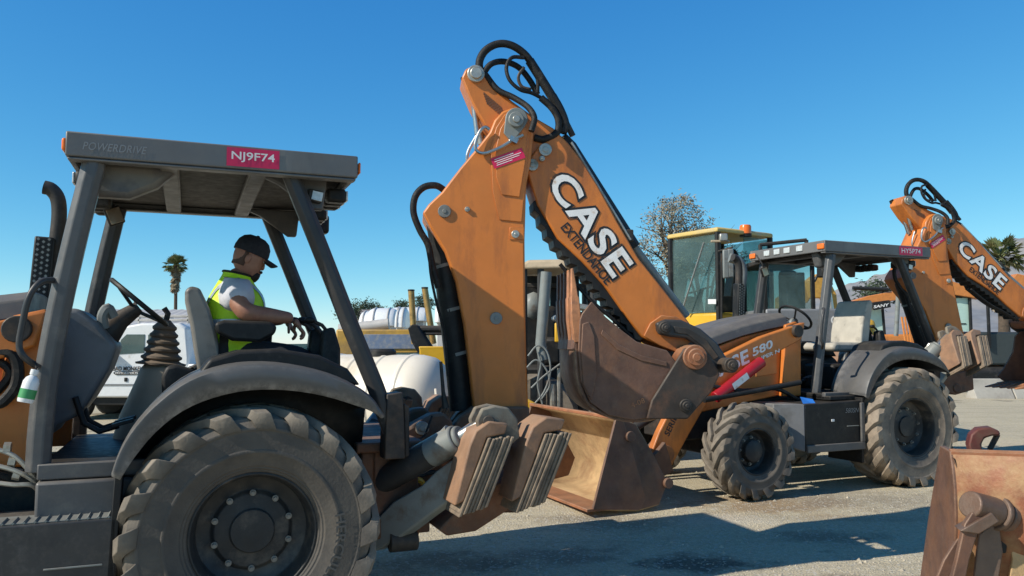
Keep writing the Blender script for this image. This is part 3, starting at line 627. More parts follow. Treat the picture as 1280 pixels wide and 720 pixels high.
    MB().prism(mast_px([(804, 420), (812, 404), (826, 394), (845, 396), (858, 404), (866, 414), (862, 428), (846, 441), (824, 432)], .15), .15, .165).build('stick_nose_plate', ORANGE2, stick, .006, DP)
    for u, v, r in ((681, 188, .046), (665, 207, .042), (677, 199, .02)):
        a = B(u, v, .15); MB().cyl(a, a + V((0, .03, 0)), r, seg=22).cyl(a + V((0, .03, 0)), a + V((0, .036, 0)), r * .45, seg=12).build('stick_pin', ZINC, stick, .004, DP)
    # lettering on the stick
    def along(uv0, uv1, y):
        a, b = B(*uv0, y), B(*uv1, y); d = (b - a); L2 = d.length; d = d / L2; u_ = V((-d.z, 0, d.x)); 
        if (u_.x > 0): u_ = -u_
        return a, d, u_, L2
    a, d, u_, L2 = along((681, 230), (765, 350), .15)
    text('CASE', a + V((0, .004, 0)), d, u_, L2, .205, (0, 0, 0), BLACKL, stick, 'lettering_outline', .08, 0, DP, 1.10, ref=.04)
    text('CASE', a + V((0, .008, 0)), d, u_, L2, .205, (0, 0, 0), WHITEL, stick, 'lettering', .026, 0, DP, 1.10, ref=.04)
    a, d, u_, L2 = along((700, 285), (757, 357), .15)
    text('EXTENDAHOE', a + V((0, .004, 0)), d, u_, L2, .072, (0, 0, 0), BLACKL, stick, 'lettering', .02, 0, DP)
    # stick rails, rack, hoses
    q = MB(); q.tube([B(704, 170, .06), B(712, 184, .06), B(792, 310, .06)], [.03, .055, .055], 8); rail = q.build('extension_cylinder', BLACK, T, .004, DP)
    MB().tube([B(786, 300, .05), B(858, 396, .05)], .032, 10).build('extension_rod', GSTEEL, rail, 0, DP)
    MB().tube([B(714, 178, .12), B(788, 300, .12)], .012, 8).build('extension_pipe', ZINC, rail, 0, DP)
    c = B(786, 295, .1); MB().box(c, (.06, .05, .09)).build('pipe_clamp', DSTEEL, rail, .008, DP)
    zz = []
    P0 = [(667, 252), (692, 300), (722, 332), (750, 364), (775, 396), (800, 426)]
    lo_, hi_ = [], []
    sp_ = spline([V((u, v, 0)) for u, v in P0], 6)
    for i, p in enumerate(sp_): lo_.append((p.x - (3.5 if i % 2 else .5), p.y + (2.5 if i % 2 else 0))); hi_.append((p.x + 6, p.y - 4))
    MB().prism(mast_px(lo_ + hi_[::-1], .12), -.10, .12).build('wear_rail', BLACK, stick, .003, DP)
    for y_ in (.10, .05, -.02):
        MB().tube(spline([B(700, 330, y_), B(735, 372, y_), B(765, 398, y_), B(800, 430, y_)], 4), .014, 8).build('stick_hose', HOSE, stick, 0, DP)
    q = MB(); W_ = lambda L, y: spline([B(u, v, y + dy) for u, v, dy in L], 5)
    q.tube(W_([(604, 100, 0), (599, 80, 0), (606, 64, 0), (622, 55, 0), (640, 57, .0), (658, 70, -.02), (672, 92, -.05), (690, 122, -.06), (706, 152, -.06)], .1), .028, 10)
    q.tube(W_([(604, 92, 0), (614, 80, 0), (630, 77, -.05), (648, 84, -.1), (662, 100, -.1), (672, 118, -.1)], .1), .022, 10)
    q.tube(W_([(655, 72, 0), (640, 72, .02), (633, 84, .04), (637, 100, .05), (650, 112, .05), (664, 116, .02), (676, 122, 0)], .1), .014, 8)
    q.tube(W_([(658, 74, 0), (667, 85, 0), (672, 100, 0), (672, 116, 0)], .06), .014, 8)
    q.tube(W_([(606, 92, 0), (622, 112, .02), (642, 122, .05), (660, 134, .1), (668, 148, .14), (664, 164, .15)], .12), .022, 10)
    q.tube(W_([(676, 122, 0), (690, 135, 0), (698, 150, 0), (696, 166, 0), (680, 174, 0), (668, 172, 0)], .14), .026, 10)
    q.build('hydraulic_hoses', HOSE, T, 0, DP)
    q = MB(); q.tube(W_([(662, 76, 0), (676, 98, 0), (692, 124, 0)], .06), .036, 10); q.tube(W_([(690, 120, 0), (700, 138, 0), (706, 155, 0), (703, 166, 0)], .12), .034, 8); q.build('hose_sleeve', HOSE, T, 0, DP)
    q = MB(); q.tube([B(706, 150, .1), B(716, 170, .1)], .022, 8); q.tube(W_([(664, 112, 0), (652, 108, 0), (648, 96, 0), (655, 84, 0)], .05), .012, 8); q.build('hose_coupling', DSTEEL, T, 0, DP)
    q = MB(); q.tube(W_([(654, 169, 0), (641, 175, 0), (626, 184, 0), (608, 191, 0), (598, 190, 0), (594, 182, 0), (599, 166, 0), (606, 159, 0), (612, 162, 0)], .235), .012, 8); q.box(B(642, 175, .24), (.06, .04, .035), Matrix.Rotation(R(-25), 3, 'Y'))
    q.build('steel_pipe', CHROME, T, 0, BM)
    q = MB(); q.tube([B(591, 116, .05), B(597, 168, .05)], .022, 12); q.tube([B(588, 100, -.06), B(602, 180, -.08)], .03, 12); q.tube(W_([(596, 170, 0), (586, 188, 0), (584, 200, 0), (590, 205, 0)], .1), .012, 8)
    q.build('crowd_cylinder_rod', CHROME, T, 0, BM)
    MB().tube([B(592, 100, -.1), B(582, 108, -.1), B(580, 96, -.1), B(586, 118, -.1)], .03, 8).build('head_guard', BLACK, head, 0, DP)
    # bucket
    YB = .30
    sp2 = [(727, 392), (739, 377), (756, 396), (774, 411), (795, 427), (815, 433), (833, 438), (844, 452), (846, 480), (834, 508), (818, 521), (790, 525), (760, 519), (737, 503), (725, 476), (722, 440), (724, 400)]
    pr = mast_px(sp2, YB)
    sh = [(724, 396), (721, 440), (724, 476), (736, 504), (760, 520), (790, 526), (820, 522), (838, 505), (850, 470)]
    prs = [V((p.x, 0, p.z)) for p in spline([V((x, 0, z)) for x, z in mast_px(sh, YB)], 4)]
    q = MB(); q.loft([[(p.x, -YB, p.z), (p.x, YB, p.z)] for p in prs], False, False)
    bk = q.build('digging_bucket', RUST, T, 0, BK, solid=.022)
    for s in (1, -1): MB().prism(pr, s * (YB - .005), s * (YB + .02)).build('bucket_side', RUST, bk, .006, BK)
    MB().prism(mast_px([(735, 402), (742, 420), (745, 470), (738, 500), (728, 480), (725, 440), (727, 405)], YB), YB + .02, YB + .032).build('side_cutter', RUST, bk, .005, BK)
    st2 = [(748, 392), (768, 416), (792, 434), (830, 452), (836, 458), (826, 466), (798, 460), (770, 442), (752, 420)]
    MB().prism(mast_px([(752, 412), (772, 430), (800, 444), (832, 452), (832, 458), (800, 451), (770, 437), (750, 418)], YB), YB + .02, YB + .03).build('side_rib', RUST, bk, .004, BK)
    l0, l1, l2 = B(722, 428, YB), B(719, 372, YB), B(716, 335, YB)
    for k in range(5):
        y_ = YB - .035 - k * .132
        def sec(c, w, t): return [(c.x - t, y_ - w, c.z), (c.x + t, y_ - w, c.z), (c.x + t, y_ + w, c.z), (c.x - t, y_ + w, c.z)]
        MB().loft([sec(l0, .042, .022), sec(l0.lerp(l1, .5), .040, .034), sec(l1, .034, .03), sec(l1.lerp(l2, .06), .026, .024), sec(l2, .022, .008)]).build('bucket_tooth', TOOTH if k < 2 else RUST, bk, .006, BK)  # far teeth take the darker steel in place of shade
    MB().prism([(l0.x + .03, l0.z - .05), (l0.x - .012, l0.z - .05), (l0.x - .012, l0.z + .06), (l0.x + .02, l0.z + .06)], -YB, YB).build('cutting_edge', RUST, bk, .004, BK)
    DARKR = RUST
    er = mast_px([(842, 452), (852, 436), (866, 430), (884, 443), (897, 468), (886, 490), (870, 508), (857, 523), (806, 523), (812, 500)], YB)
    for s in (1, -1): MB().prism(er, s * .322, s * .35)  .build('bucket_ear', EARM, bk, .01, BK)
    text('4-08', B(790, 510, YB + .021), V((-.93, 0, .37)), V((.37, 0, .93)), .10, .035, (0, .004, 0), TOOTH, bk, 'weld_numbers', 0, 0, BK)
    lk = [(820, 404), (832, 399), (852, 400), (876, 411), (896, 428), (910, 450), (912, 461), (903, 467), (891, 462), (884, 448), (874, 433), (858, 423), (838, 421), (824, 418)]
    for s in (-1, 1): lo2 = MB().prism(mast_px(lk, .22), s * .17, s * .23).build('bucket_link', POST, T, .015, DP)
    MB().prism(mast_px([(842, 408), (860, 410), (882, 424), (898, 446), (892, 450), (878, 433), (858, 418), (843, 416)], .23), .23, .238).build('link_rib', DSTEEL, lo2, .005, DP)
    for u, v, r, y0, y1, m_ in ((829, 410, .045, -.24, .25, DSTEEL), (903, 456, .052, -.36, .37, DSTEEL), (859, 446, .085, -.36, .37, RUSTO), (848, 505, .045, .3, .365, DSTEEL)):
        a = B(u, v, .2); q = MB(); q.cyl(V((a.x, y0, a.z)), V((a.x, y1, a.z)), r, seg=24); q.cyl(V((a.x, y1, a.z)), V((a.x, y1 + .02, a.z)), r * .7, seg=20); q.cyl(V((a.x, y1 + .02, a.z)), V((a.x, y1 + .03, a.z)), r * .35, seg=12)
        q.build('bucket_pin', m_, T, .006, DP)
    q = MB(); q.tube([B(700, 300, 0), B(860, 447, 0)], .02, 8)
    q = MB(); q.tube([B(795, 412, 0), B(850, 430, 0)], .06, 12); q.build('bucket_cylinder', DSTEEL, T, 0, DP)
    # --- front loader
    ao = [(1004, 403), (1000, 424), (960, 446), (915, 470), (884, 500), (858, 545), (838, 582), (822, 582), (812, 566), (822, 540), (846, 492), (868, 468), (893, 449), (950, 421)]
    for s in (1, -1):
        la = MB().prism(xz(Q, ao, .55), s * .49, s * .58).build('loader_arm', ORANGE, T, .012)
        a, b = Q(894, 497, .64), Q(952, 452, .64); a.y *= s; b.y *= s
        sc2 = MB().tube([a, b], .062, 12).build('lift_strut', RED, T, .006)
        m1, m2 = a.lerp(b, .30), a.lerp(b, .62); o3 = V((0, s * .062, 0))
        d = (m2 - m1); u3 = V((-d.z, 0, d.x)).normalized() * .035
        MB().add([m1 + o3 + u3, m2 + o3 + u3, m2 + o3 - u3, m1 + o3 - u3], [(0, 1, 2, 3)]).build('strut_label', WHITEL, sc2, 0, None, 0)
        q = MB(); c1, c2 = Q(880, 500, .68), Q(1000, 478, .68); c1.y *= s; c2.y *= s; q.tube([c1, c2], .03, 10); q.tube(spline([Q(885, 482, .6) * 1, Q(930, 488, .66), Q(970, 486, .66), Q(998, 500, .6)], 4) if s > 0 else [c1, c2], .022, 8); q.build('lift_cylinder', BLACK, T)
        pv_ = Q(993, 414, .55); MB().cyl(V((pv_.x, s * .46, pv_.z)), V((pv_.x, s * .62, pv_.z)), .07, seg=20).build('arm_pin', DSTEEL, la, .006)
        kn = Q(829, 567, .55); MB().cyl(V((kn.x, s * .46, kn.z)), V((kn.x, s * .62, kn.z)), .09, seg=20).build('arm_pin', ORANGE2, la, .006)
        MB().prism([(1.02, 1.0), (1.3, 1.0), (1.22, 1.80), (1.06, 1.84), (1.0, 1.7)], s * .415, s * .475).build('loader_tower', ORANGE, T, .012)
        if s > 0:
            def line(p, r_): 
                a, b = Q(*p, .58), Q(*r_, .58); d = b - a; L3 = d.length; d /= L3; u_ = V((-d.z, 0, d.x)); u_ = u_ if u_.z > 0 else -u_
                return a, d, u_, L3
            a, d, u_, L3 = line((886, 478), (939, 452)); text('CASE', a, d, u_, L3, .15, (0, .004, 0), WHITEL, la, 'lettering', .03, .15, spacing=1.05)
            a, d, u_, L3 = line((941, 446), (967, 434)); text('580', a, d, u_, L3, .09, (0, .004, 0), WHITEL, la, 'lettering', .025, .15)
            a, d, u_, L3 = line((944, 453), (975, 440)); text('SUPER N', a, d, u_, L3, .040, (0, .004, 0), WHITEL, la, 'lettering', .02, .15)
            a, d, u_, L3 = line((836, 546), (849, 517)); text('SERIES', a, d, u_, L3, .07, (0, .004, 0), BLACKL, la, 'lettering', .02)
    LW = .90
    side = [(768, 522), (793, 530), (812, 562), (833, 602), (822, 630), (797, 637), (739, 636)]
    ps = xz(Q, side, LW)
    shell = xz(Q, [(739, 637), (797, 638), (823, 630), (832, 602), (812, 562), (794, 531), (768, 522)], LW)
    q = MB(); q.loft([[(x, -LW, z), (x, LW, z)] for x, z in shell], False, False)
    lb = q.build('loader_bucket', SANDY if near == 'box' else RUST, T, 0, solid=.02, smooth=60)
    for s in (1, -1): MB().prism(ps, s * (LW + .002), s * (LW + .024)).build('bucket_side', RUST, lb, .005)
    for s in (1, -1): MB().prism(xz(Q, [(768, 522), (777, 525), (805, 622), (797, 637), (739, 636)], LW), s * (LW + .024), s * (LW + .036)).build('side_cutter', RUST, lb, .004)
    x_, z_ = shell[0]; MB().box((x_ - .07, 0, z_ - .002), (.26, LW * 2 + .05, .03)).build('cutting_edge', RUSTO, lb, .006)
    x_, z_ = shell[6]; MB().box((x_, 0, z_ + .0), (.05, LW * 2 + .04, .035)).build('top_lip', RUSTO, lb, .008)
    for u, v in ((785, 545), (832, 603)):
        a = Q(u, v, LW); MB().cyl(V((a.x, LW + .024, a.z)), V((a.x, LW + .06, a.z)), .05, seg=18).build('bucket_pin', RUST, lb, .005)
    for s in (1, -1):
        a = V((3.0, s * .53, .50)); e_ = shell[3][0] - .02; q = MB(); q.prism([(a.x - .1, .30), (e_, .22), (e_, .46), (a.x, .60)], s * .60, s * .66); q.prism([(a.x - .1, .30), (e_, .22), (e_, .46), (a.x, .60)], s * .42, s * .48); q.build('bucket_bracket', BROWN, T, .008)
        MB().tube([(2.35, s * .36, 1.0), (2.9, s * .36, .85), (shell[4][0] - .04, s * .36, .66)], .045, 12).build('tilt_cylinder', DSTEEL, T)
    return T

def boom1(p):                          # swung with the kingpost
    c, s = math.cos(-SWING), math.sin(-SWING)
    return V((c * p[0] - s * p[1] - 1.35, s * p[0] + c * p[1], p[2]))
Q0, Q1, QT, QS = -.1792, -.0355, -.1814, 1.016
def boom2(p):
    c, s = math.cos(QT), math.sin(QT); X = p[0] * QS; Z = (p[2] - 1.2) * QS
    return boom1(((c * X - s * Z + Q0) / T2.sc, p[1] * QS / T2.sc, (s * X + c * Z + 1.2 + Q1) / T2.sc))
def dipper2(p):
    a = R(-3.2); x, z = p[0] + .47, p[2] - 3.215
    return boom2((math.cos(a) * x - math.sin(a) * z - .47, p[1], math.sin(a) * x + math.cos(a) * z + 3.215))

_bp = B(859, 447, .2)
def bucket2(p):                        # uncurled: hangs below the end of the stick
    a = R(-80); x, z = p[0] - _bp.x, p[2] - _bp.z
    return dipper2((math.cos(a) * x - math.sin(a) * z + _bp.x, p[1], math.sin(a) * x + math.cos(a) * z + _bp.z))

def stab2(p):                          # legs folded right up
    s = 1 if p[1] > 0 else -1; y, z = abs(p[1]) - .55, p[2] - .47
    a = R(28); c, q = math.cos(a), math.sin(a)
    return V((p[0] + .20, s * (c * y - q * z + .66), q * y + c * z + .82))

near_machine = backhoe_loader(T1, 'nearest backhoe loader with NJ9F74 on its roof and a man in its seat',
    dict(near='step', st0=(283, 208), st1=(349, 212), num='NJ9F74', powerdrive=True, seat_forward=False, boom=boom1, dipper=boom1, bucket=boom1, stab=lambda p: p))
far_machine = backhoe_loader(T2, 'backhoe loader with HY5P74 on its roof and an empty seat, parked behind the nearest one',
    dict(near='box', st0=(1124, 318), st1=(1153, 319), num='HY5P74', powerdrive=False, seat_forward=True, boom=boom2, roof=(Q(1163, 309, .63).x, Q(1031, 300, .63).x, .63, Q(1090, 304, .63).z - .128, Q(1090, 304, .63).z), dipper=dipper2, bucket=bucket2, stab=stab2))

# ------------------------------------------------------------------ the man in the seat (turned to the rear controls)
def skin_body(name, joints, bones, m, parent, sub=2, off=V((0, 0, 0)), root=0):
    me = bpy.data.meshes.new(name); me.from_pydata([tuple(V(j[0]) - off) for j in joints], bones, []); me.materials.append(m)
    o = bpy.data.objects.new(name, me); COL.objects.link(o)
    if parent: o.parent = parent
    md = o.modifiers.new('skin', 'SKIN'); md.use_smooth_shade = True; md.branch_smoothing = .4
    sl = me.skin_vertices[0].data
    for i, j in enumerate(joints):
        r = j[1]; sl[i].radius = r if isinstance(r, tuple) else (r, r); sl[i].use_root = (i == root)
    if sub: s = o.modifiers.new('sub', 'SUBSURF'); s.levels = sub; s.render_levels = sub
    return o
seat_pt = V((0.0, 0, 1.47))
man = thing('person', 'man in black cap and neon yellow vest sitting in the near backhoe', 'person', T1.w(seat_pt), T1.rz, world=False)
MO = seat_pt; OFF[man.name] = MO
hip = A(287, 455, .0); hip.z = 1.60
chest = A(296, 394, .0); uch = A(295, 364, .0); nk = A(297, 347, .0)
hx = A(313, 322, 0)
shN = A(288, 361, .19); elN = A(306, 392, .30); wrN = A(367, 398, .22); 
shF = V((shN.x, -.19, shN.z)); elF = V((elN.x - .04, -.27, elN.z - .02)); wrF = V((wrN.x, -.2, wrN.z))
kneeN = V((hip.x - .46, .15, 1.56)); kneeF = V((hip.x - .46, -.15, 1.56))
ftN = V((kneeN.x - .06, .15, 1.10)); ftF = V((kneeF.x - .06, -.15, 1.10))
J = [(hip, (.17, .13)), (chest, (.17, .13)), (uch, (.10, .08)), (nk, .07), (A(303, 335, 0), .07),
     (shN, .06), (elN, .066), (elN.lerp(wrN, .35), .060), (wrN, .036),
     (shF, .06), (elF, .062), (wrF, .034),
     (hip + V((-.05, .10, -.02)), .10), (kneeN, .07), (ftN, .05), (hip + V((-.05, -.10, -.02)), .10), (kneeF, .07), (ftF, .05)]
Bn = [(0, 1), (1, 2), (2, 3), (3, 4), (2, 5), (5, 6), (6, 7), (7, 8), (2, 9), (9, 10), (10, 11), (0, 12), (12, 13), (13, 14), (0, 15), (15, 16), (16, 17)]
body = skin_body('body', J, Bn, SKIN, man, 2, MO)
# head: profile sections from crown to chin, facing -X (towards the rear of the machine)
def head():
    q = MB(); c = hx + V((0, 0, -.01)); secs = []
    # (height, front, back, half width)
    S_ = [(.125, .03, .05, .03), (.11, .065, .085, .055), (.075, .092, .108, .074), (.03, .098, .112, .079), (-.01, .092, .108, .078), (-.045, .092, .098, .074), (-.075, .094, .078, .068), (-.10, .092, .05, .058), (-.125, .08, .02, .042), (-.132, .06, .0, .03)]
    for h, f, b, w in S_:
        r = []
        for k in range(20):
            a = 2 * PI * k / 20; ca, sa = math.cos(a), math.sin(a)
            x = -(f if ca > 0 else b) * (abs(ca) ** .85) * (1 if ca > 0 else -1)
            r.append(c + V((x, w * sa * (abs(sa) ** -.12 if abs(sa) > .01 else 1), h)))
        secs.append(r)
    q.loft(secs)
    # nose, lips, brow, ears
    q.loft([[c + V((-.088, y * .010, .022)) for y in (-1, 0, 1)] + [c + V((-.100, 0, .02))], [c + V((-.090, y * .018, -.028)) for y in (-1, 0, 1)] + [c + V((-.124, 0, -.022))], [c + V((-.088, y * .016, -.042)) for y in (-1, 0, 1)] + [c + V((-.112, 0, -.040))]])
    q.ball(c + V((-.094, 0, -.064)), (.010, .022, .006), 10); q.ball(c + V((-.093, 0, -.076)), (.010, .020, .007), 10)
    for s in (1, -1):
        q.ball(c + V((.012, s * .082, -.012)), (.020, .010, .032), 12); q.ball(c + V((-.084, s * .032, .026)), (.014, .024, .009), 10)
    return q
tilt = R(-22)
def tl(p):                             # bow the head forward a little, about its own centre
    d = p - hx; c, s = math.cos(tilt), math.sin(tilt)
    return hx + V((c * d.x + s * -d.z * 1, d.y, s * d.x * 1 + c * d.z)) if False else hx + Matrix.Rotation(tilt, 3, 'Y') @ d
hd_ = head().build('head', SKIN, man, 0, tl, 60, sub=1)
hc = hx + V((0, 0, -.01))
for s in (1, -1):
    MB().ball(hc + V((-.080, s * .032, .012)), (.012, .013, .006), 10).build('eye', SILVER, hd_, 0, tl)
    MB().ball(hc + V((-.0935, s * .033, .012)), (.004, .006, .006), 8).build('pupil', BEARD, hd_, 0, tl)
q = MB(); secs = []
for h, f, w, a1 in ((-.07, .0965, .05, .8), (-.085, .098, .056, .9), (-.102, .096, .054, 1.0), (-.122, .087, .044, 1.1), (-.137, .068, .03, 1.2)):
    secs.append([hc + V((-f * math.cos(a) ** .8 if math.cos(a) > 0 else 0, w * 1.12 * math.sin(a), h)) for a in (-a1 + 2 * a1 * k / 12 for k in range(13))])
q.loft(secs, False, False); q.ball(hc + V((-.0985, 0, -.053)), (.005, .026, .004), 10)
q.build('beard', BEARD, hd_, 0, tl, 60, solid=.012)
q = MB(); 
for s in (1, -1): q.ball(hc + V((-.092, s * .034, .036)), (.007, .022, .005), 8)
q.build('eyebrows', BEARD, hd_, 0, tl)
q = MB(); q.loft([[hc + V((.03 + .083 * math.cos(a) - .02, (.0765) * math.sin(a), h)) for a in (-1.45 + 2.9 * k / 12 for k in range(13))] for h in (.04, .0, -.04, -.065)], False, False)
q.build('hair', mat('cropped_hair', (.10, .055, .038), .8), hd_, 0, tl, 60, solid=.006)
q = MB(); secs = []
for h, f, w in ((.030, .113, .092), (.06, .114, .092), (.10, .106, .086), (.13, .086, .070), (.148, .055, .046), (.155, .01, .01)):
    secs.append([hc + V((.008 + f * math.cos(a), w * math.sin(a), h)) for a in (2 * PI * k / 28 for k in range(28))])
q.loft(secs); cap_ = q.build('cap', CAPM, man, 0, tl, 60)
q = MB(); top = []; bot = []
rows = [[hc + V((-.085 - t * .098 * (1 - .35 * abs(y) ** 2.5), y * (.082 - .012 * t), .042 - .018 * t - .020 * y * y)) for y in (-1, -.7, -.35, 0, .35, .7, 1)] for t in (0, .4, .75, 1.)]
q.loft(rows, False, False); q.build('cap_bill', CAPM, cap_, 0, tl, 60, solid=.008, sub=1)
MB().ball(hc + V((.008, 0, .157)), (.012, .012, .006), 8).build('cap_button', CAPM, cap_, 0, tl)
# shirt with short sleeves, vest, trousers
slN = shN.lerp(elN, .72); slF = shF.lerp(elF, .72)
shN2, shF2 = A(294, 364, .19), V((A(294, 364, .19).x, -.19, shN.z))
JS = [(hip + V((0, 0, .02)), .16), (chest, .155), (uch, .115), (nk + V((.004, 0, -.02)), .085), (shN2, .115), (slN, .104), (shF2, .115), (slF, .104)]
skin_body('shirt', JS, [(0, 1), (1, 2), (2, 3), (2, 4), (4, 5), (2, 6), (6, 7)], SHIRT, man, 2, MO)
JP = [(hip + V((0, 0, -.01)), (.19, .14)), (hip + V((-.06, .10, -.02)), .115), (kneeN, .085), (ftN, .07), (hip + V((-.06, -.10, -.02)), .115), (kneeF, .085), (ftF, .07)]
skin_body('trousers', JP, [(0, 1), (1, 2), (2, 3), (0, 4), (4, 5), (5, 6)], DENIM, man, 2, MO)
for f in (ftN, ftF): MB().loft([[f + V((dx, dy * w, dz)) for dy, dz in ((-1, -.05), (1, -.05), (1, h), (-1, h))] for dx, w, h in ((.06, .04, .06), (.0, .05, .07), (-.10, .05, .02), (-.18, .042, -.005))]).build('boot', BLACK, man, .015)
# vest over the shirt, reflective tape laid on it
q = MB(); secs = []
for z_, rx, ry in ((1.58, .185, .205), (1.70, .192, .215), (1.83, .194, .212), (1.91, .186, .196), (1.975, .160, .172), (2.03, .122, .128), (2.07, .096, .098), (2.095, .090, .090)):
    t = (z_ - hip.z) / (nk.z - hip.z); c = V((hip.x + (nk.x - hip.x) * min(1, t * 1.25), 0, z_)); n_ = 32; r_ = []
    for k in range(n_):
        a = 2 * PI * k / n_; lean = .018 * math.cos(a) if z_ > 2.0 else 0
        r_.append(c + V((rx * math.cos(a), ry * math.sin(a), lean)))
    secs.append(r_)
q.loft(secs, False); ve = q.build('vest', NEON, man, 0, None, 60, sub=1)
def tape(rows, name):
    q = MB(); q.loft(rows, False, False); o = q.build(name, SILVER, ve, 0, None, 60, sub=1)
    w_ = o.modifiers.new('lie', 'SHRINKWRAP'); w_.target = ve; w_.wrap_method = 'NEAREST_SURFACEPOINT'; w_.offset = .006; w_.wrap_mode = 'ABOVE_SURFACE'; return o
MB().tube([secs[-1][k] + V((0, 0, .004)) for k in range(32)], .008, 6, closed=True).build('vest_collar', BEARD, ve)
up_ = uch - hip
tape([[hip + up_ * t + V((.25 * math.cos(a), .25 * math.sin(a), 0)) for a in (2 * PI * k / 32 for k in range(33))] for t in (.42, .53)], 'reflective_band')
for s in (1, -1):
    rows = []
    for x, t in ((.25, .55), (.24, .75), (.2, .95), (.12, 1.1), (0, 1.2), (-.12, 1.1), (-.2, .95), (-.25, .75), (-.25, .55)):
        rows.append([hip + up_ * t + V((x, s * y, 0)) for y in (.085, .105, .125)])
    tape(rows, 'reflective_strap')
# hands: palm, four fingers curled over the lever knob, thumb from the side
def hand(wr, s, nm):
    d = V((-.55, -s * .08, -.83)).normalized(); side = V((0, s, 0)); up_ = d.cross(side).normalized()
    if up_.x > 0: up_ = -up_
    k = wr + d * .085
    j = [(wr, .030), (wr + d * .035, (.036, .022)), (k, (.040, .018))]; b = [(0, 1), (1, 2)]
    for i, (o, ln) in enumerate(((.030, .075), (.010, .085), (-.010, .080), (-.030, .062))):
        p0 = k + side * o - d * .02; n0 = len(j)
        a1 = (d * .85 - up_ * -.1).normalized(); a2 = (d * .55 - up_ * .8).normalized(); a3 = (-d * .1 - up_ * 1).normalized()
        p1 = p0 + d * .02 + a1 * ln * .42; p2 = p1 + a2 * ln * .33; p3 = p2 + a3 * ln * .25
        j += [(p0, .0105), (p1, .0098), (p2, .0088), (p3, .0072)]; b += [(2, n0), (n0, n0 + 1), (n0 + 1, n0 + 2), (n0 + 2, n0 + 3)]
    n0 = len(j); t0 = wr + d * .03 - side * .026 * 1; t1 = t0 + (d * .6 - side * .6 - up_ * .5).normalized() * .045; t2 = t1 + (d * .9 - up_ * .6).normalized() * .035
    j += [(t0, .014), (t1, .011), (t2, .009)]; b += [(1, n0), (n0, n0 + 1), (n0 + 1, n0 + 2)]
    return skin_body(nm, j, b, SKIN, man, 1, MO)
hand(wrN, 1, 'hand'); hand(wrF, -1, 'hand')

# small bottle hung on the grab rail of the near machine
b0 = A(31, 503, .93); b1 = A(44, 462, .92); ax = (b1 - b0)
bt = thing('spray_bottle', 'small white spray bottle with green label hanging on the grab rail at far left', 'bottle', T1.w(b0), T1.rz, world=False); OFF[bt.name] = b0
L_ = ax.length
MB().lathe([(.001, 0), (.033, 0), (.036, .01), (.036, L_ * .62), (.028, L_ * .74), (.014, L_ * .82), (.014, L_ * .9), (.001, L_ * .9)], b0, ax, 20).build('bottle_body', WHITE, bt)
MB().lathe([(.0365, L_ * .12), (.0368, L_ * .12), (.0368, L_ * .40), (.0365, L_ * .40)], b0, ax, 20).build('green_label', mat('green_label', (.05, .30, .10), .5), bt)
MB().lathe([(.017, L_ * .84), (.018, L_ * .86), (.018, L_), (.001, L_)], b0, ax, 14).build('bottle_cap', WHITE, bt, .002)
MB().tube([b0 + ax * .95, b0 + ax * 1.05 + V((.0, -.02, 0)), A(44, 452, .86)], .005, 6).build('hanging_cord', BLACK, bt)

# ------------------------------------------------------------------ loader bucket standing at lower right
O3 = onground(1262, 716); O3 = V((2.52, 4.35, 0))
N3 = Frame(O3.x, O3.y, R(200))
b3 = thing('loader_bucket', 'rusty loader bucket cut off by the lower right edge, red hook on its top', 'bucket', (O3.x, O3.y, 0), 0)
def G(u, v, D): return at(u, v, D)
D3 = 4.2
def g3(u, v, dd=0.): return at(u, v, D3 + dd)
# back plate rolls away from the camera; profile swept along the width direction
wd = V((.966, -.26, 0)); dp = V((.26, .966, 0))
tl3 = at(1190, 566, D3)
prof3 = [(0, 0), (-.03, -.06), (-.055, -.16), (-.06, -.30), (-.03, -.44), (.03, -.56), (.12, tl3.z * -1 + .10), (.22, -tl3.z + .03), (.55, -tl3.z + .025), (.92, -tl3.z + .02)]
def sw3(d, z, wv): return tl3 + dp * d + V((0, 0, z)) + wd * wv
WB = 1.9
P3 = spline([V((d, 0, z)) for d, z in prof3], 3)
q = MB(); q.loft([[sw3(p.x, p.z, w_) for w_ in (0, WB / 3, WB * 2 / 3, WB)] for p in P3], False, False)
RED_RUST = mat('bucket_rust_red', (.24, .085, .04), .6, .1, (.42, .27, .13), .55, 3.5, .3, 6, .35, 50, DUST, .2)
b3s = q.build('bucket_shell', RED_RUST, b3, 0, None, 60, solid=.03)
for w_ in (0, WB):
    q = MB(); ring = [sw3(p.x - (.012 if i < len(P3) - 1 else 0), p.z + (.012 if i == 0 else 0), w_) for i, p in enumerate(P3)] + [sw3(.90, -tl3.z + .06, w_), sw3(.50, -.42, w_), sw3(.18, .015, w_)]
    q.loft([[p - wd * .015 for p in ring], [p + wd * .015 for p in ring]]); q.build('bucket_end', RUST, b3, .006)
MB().tube([sw3(0, .0, -.01), sw3(0, .0, WB)], .022, 8).build('top_edge', RUSTO, b3)
